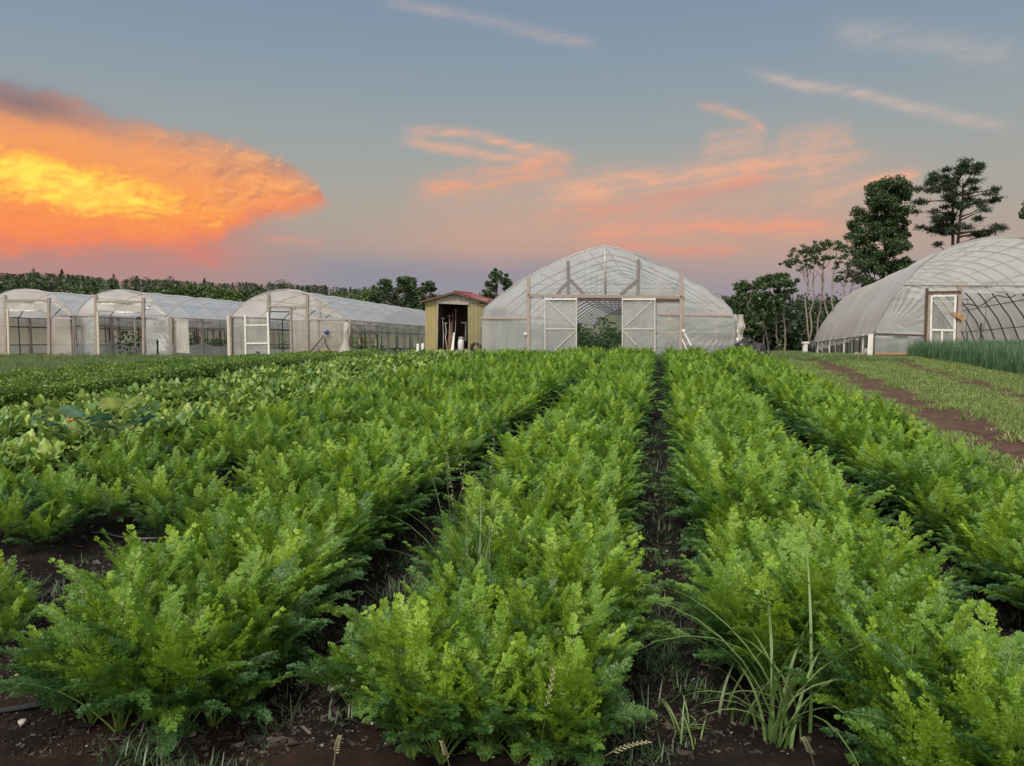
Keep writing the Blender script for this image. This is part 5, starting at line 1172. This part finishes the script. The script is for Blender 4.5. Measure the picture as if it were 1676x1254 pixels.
for a_ in ((1275, 1235, 30, .78, .0058, 1, 'tall clump of broad drooping grass blades at the near edge of the carrots', (.02, .4), (.6, 2.3)), (775, 1075, 24, .78, .0045, 2, 'thin tall grass growing up through the middle carrot bed', (.02, .2), (.2, 1.6), 3), (1120, 1215, 22, .16, .003, 3, 'low grass tuft in the path right of the middle carrot bed', (.2, .9), (.4, 1.4)), (745, 900, 8, .55, .003, 4, 'few straw coloured grass stems in the path left of the middle bed', (.05, .35), (.1, .6), 2), (1215, 1200, 12, .34, .005, 5, 'short grass beside the tall drooping clump', (.1, .5), (.6, 1.8))):
    o, l_ = grass_clump(*a_); o.location = l_
def dock(px_, py_, leaves, seed, name, label, cat, cols):
    x_, y_ = onground(px_, py_); r_ = np.random.default_rng(seed); A = Acc()
    for az, lean, bend, st, L, W_ in leaves: blade_leaf(A, r_, (0, 0, 0), az, lean, bend, st, L, W_, cols, .10, .18, (.14, .2, .05))
    o = ob(name, A, M['leaf'], None, smooth=True, label=label, cat=cat); o.location = (x_, y_, float(ground(x_, y_)))
dock(822, 1195, [(-1.6, .15, .25, .25, .13, .05), (2.2, .5, 1.0, .1, .12, .04)], 1, 'dock_plant', 'broad pale green dock leaf standing up in the middle carrot bed', 'weed', (.20, .27, .05))
dock(940, 1225, [(-1.2, .5, 1.0, .12, .14, .05), (.4, .4, .9, .14, .13, .045), (-2.4, .4, 1.1, .17, .10, .035)], 2, 'dock_plant', 'spreading dock plant low at the near end of the middle bed', 'weed', (.14, .21, .045))
dock(925, 1150, [(.5, .75, .35, .14, .15, .028), (3.9, .3, .8, .2, .1, .03)], 3, 'dock_plant', 'narrow leaved dock pointing right out of the middle carrot bed', 'weed', (.15, .22, .07))
jag = lambda u: np.sin(np.pi * np.clip(u, 0, 1) ** .8) ** .6 * (.55 + .45 * (np.arange(len(u)) % 2))
x_, y_ = onground(862, 1150); A = Acc(); r_ = np.random.default_rng(9)
for i in range(9): blade_leaf(A, r_, (0, 0, .02 * i), i * 2.4, .25 + .05 * (9 - i), .8, .06 + .02 * i, .13, .03, (.08, .135, .05), .3, .3, (.16, .2, .08), shape=jag, nu=13)
v, f = tube([(0, 0, 0), (.005, 0, .2), (0, .01, .37)], [.006, .005, .003], 5); A.add(v, f, 0, (.2, .24, .12)); leaf_cloud(A, r_, (0, .01, .38), .016, 30, .02, [[.22, .24, .09]])
o = ob('thistle', A, M['leaf'], None, label='grey green thistle with a pale bud in the middle carrot bed', cat='weed'); o.location = (x_, y_, float(ground(x_, y_)))
# squash plant among the beets
x_, y_ = onground(165, 745); r_ = np.random.default_rng(12); T = thing('squash_plant', (x_, y_, float(ground(x_, y_))), label='squash plant with big blue green leaves and an orange flower among the beets', cat='squash plant')
sq = lambda u: np.sin(np.pi * np.clip(u * .93 + .07, 0, 1)) ** .55 * (.8 + .2 * np.cos(np.arange(len(u)) * 2.1))
for i, (dx, dy, hh, az, cc) in enumerate(((-.25, .1, .42, 2.8, 0), (-.1, .5, .46, 2.2, 1), (.12, .35, .50, 1.3, 1), (.3, .2, .44, .2, 0), (.05, -.1, .40, -1., 0), (.42, .0, .36, -.5, 0), (.22, -.25, .34, -1.4, 2), (-.5, .3, .40, 3.2, 1), (-.35, -.15, .36, 3.9, 0))):
    A = Acc(); v, f = tube([(0, 0, 0), (dx * .5, dy * .5, hh * .75), (dx, dy, hh)], [.012, .009, .006], 6); A.add(v, f, 0, (.16, .22, .09))
    blade_leaf(A, r_, (dx, dy, hh), az, .95, .5, .01, .30, .17, [(.06, .125, .075), (.12, .17, .03), (.09, .15, .06)][cc], .10, .16, (.12, .18, .08), shape=sq, nu=15); ob('leaf', A, M['leaf'], T, smooth=True)
A = Acc(); c_ = np.array([-.22, -.2, .40])
for q in range(5): blade_leaf(A, r_, c_, q * 1.257, .5, .7, .005, .055, .022, (.60, .30, .05), .1, .2, (.5, .3, .03))
ob('flower', A, M['leaf'], T, smooth=True)
# dock-like seed heads of rye at the very front
def seed_stalk(px0, py0, px1, py1, sdist, seed, label):
    r_ = np.random.default_rng(seed); x0_, y0_ = onground(px0, py0); d = cray(px1, py1); p1 = np.array([0, 0, EYE]) + d * (sdist / d[1]); p0 = np.array([x0_, y0_, float(ground(x0_, y0_))]); A = Acc()
    q = np.linspace(0, 1, 12)[:, None]; L = np.linalg.norm(p1 - p0); pth = p0 * (1 - q) + p1 * q + np.array([0, 0, .10 * L]) * np.sin(np.pi * q) * .6
    v, f = tube(pth - p0, np.linspace(.0022, .0012, 12), 5); A.add(v, f, 0); tg = nrm(pth[-1] - pth[-5]); sd_ = nrm(np.cross(tg, (.3, 1., .2)))
    for i in range(17):
        u_ = .45 + .55 * i / 16; b_ = np.array([np.interp(u_, q[:, 0], pth[:, k]) for k in range(3)]) - p0; s_ = sd_ * (1 if i % 2 else -1); l_ = .020 * (1.15 - .5 * i / 16); e_ = b_ + tg * l_ + s_ * l_ * .45
        v, f = tube([b_, b_ * .5 + e_ * .5 + s_ * .001, e_], [.0008, .0026, .0006], 5); A.add(v, f, 0)
    o = ob('seed_stalk', A, M['straw'], None, smooth=True, label=label, cat='grass stalk'); o.location = tuple(p0)
for k_, a_ in enumerate(((880, 1285, 907, 1095, 2.42, 'tall pale seed stalk crossing the front of the middle carrot bed'), (960, 1275, 1060, 1214, 2.35, 'pale seed head leaning far right at the foot of the middle bed'), (740, 1300, 722, 1214, 2.3, 'thin dry stalk beside the drip tape'), (1335, 1300, 1314, 1208, 2.3, 'upright seed head just right of the tall grass clump'), (545, 1300, 556, 1205, 2.3, 'dry stalk standing in the path left of the middle bed'))):
    seed_stalk(*a_[:5], 40 + k_, a_[5])
def hose(pts, r, label, name='irrigation_hose', z0=.0):
    P_ = []
    for px_, py_ in pts: x_, y_ = onground(px_, py_); P_.append(np.array([x_, y_, float(ground(x_, y_)) + r * .9 + z0]))
    P_ = np.array(P_); q = np.linspace(0, len(P_) - 1, 24); S_ = np.stack([np.interp(q, np.arange(len(P_)), P_[:, k]) for k in range(3)], -1); S_[:, 2] = [float(ground(a_[0], a_[1])) + r * .95 + z0 for a_ in S_]
    v, f = tube(S_, r, 10); A = Acc(); A.add(v, f); ob(name, A, M['black'], None, smooth=True, label=label, cat='hose')
hose([(-60, 1212), (0, 1198), (70, 1182), (150, 1166), (230, 1150)], .013, 'black irrigation hose on the soil at the bottom left corner of the beds')
hose([(20, 1015), (60, 985), (110, 950)], .014, 'short black pipe end lying on bare soil left of the carrots')
hose([(150, 888), (200, 885), (260, 883), (320, 878)], .013, 'black hose crossing the path behind the big left carrot bed')
hose([(690, 1250), (705, 1195), (722, 1140)], .006, 'black drip tape under the near end of the middle carrot bed', 'drip_tape')
hose([(770, 1254), (780, 1215), (800, 1160)], .006, 'black drip tape right beside the first tape in the middle bed', 'drip_tape')
r_ = np.random.default_rng(66)
for px_, py_, q in ((545, 1172, .011), (610, 1215, .009), (580, 1140, .014), (440, 1225, .009), (280, 1215, .010), (40, 1215, .018), (545, 1150, .022), (1630, 1240, .010), (1655, 1200, .013), (95, 985, .012), (30, 1130, .012)):
    x_, y_ = onground(px_, py_); v = ico * q * np.array([1.1, .85, .75]) * r_.uniform(.8, 1.2, (12, 1)); A = Acc(); A.add(v, icf)
    o = ob('stone', A, M['rock'], None, label='small pale stone lying on the dark soil', cat='stone', group='pale stones on the soil'); o.location = (x_, y_, float(ground(x_, y_)) + q * .5)
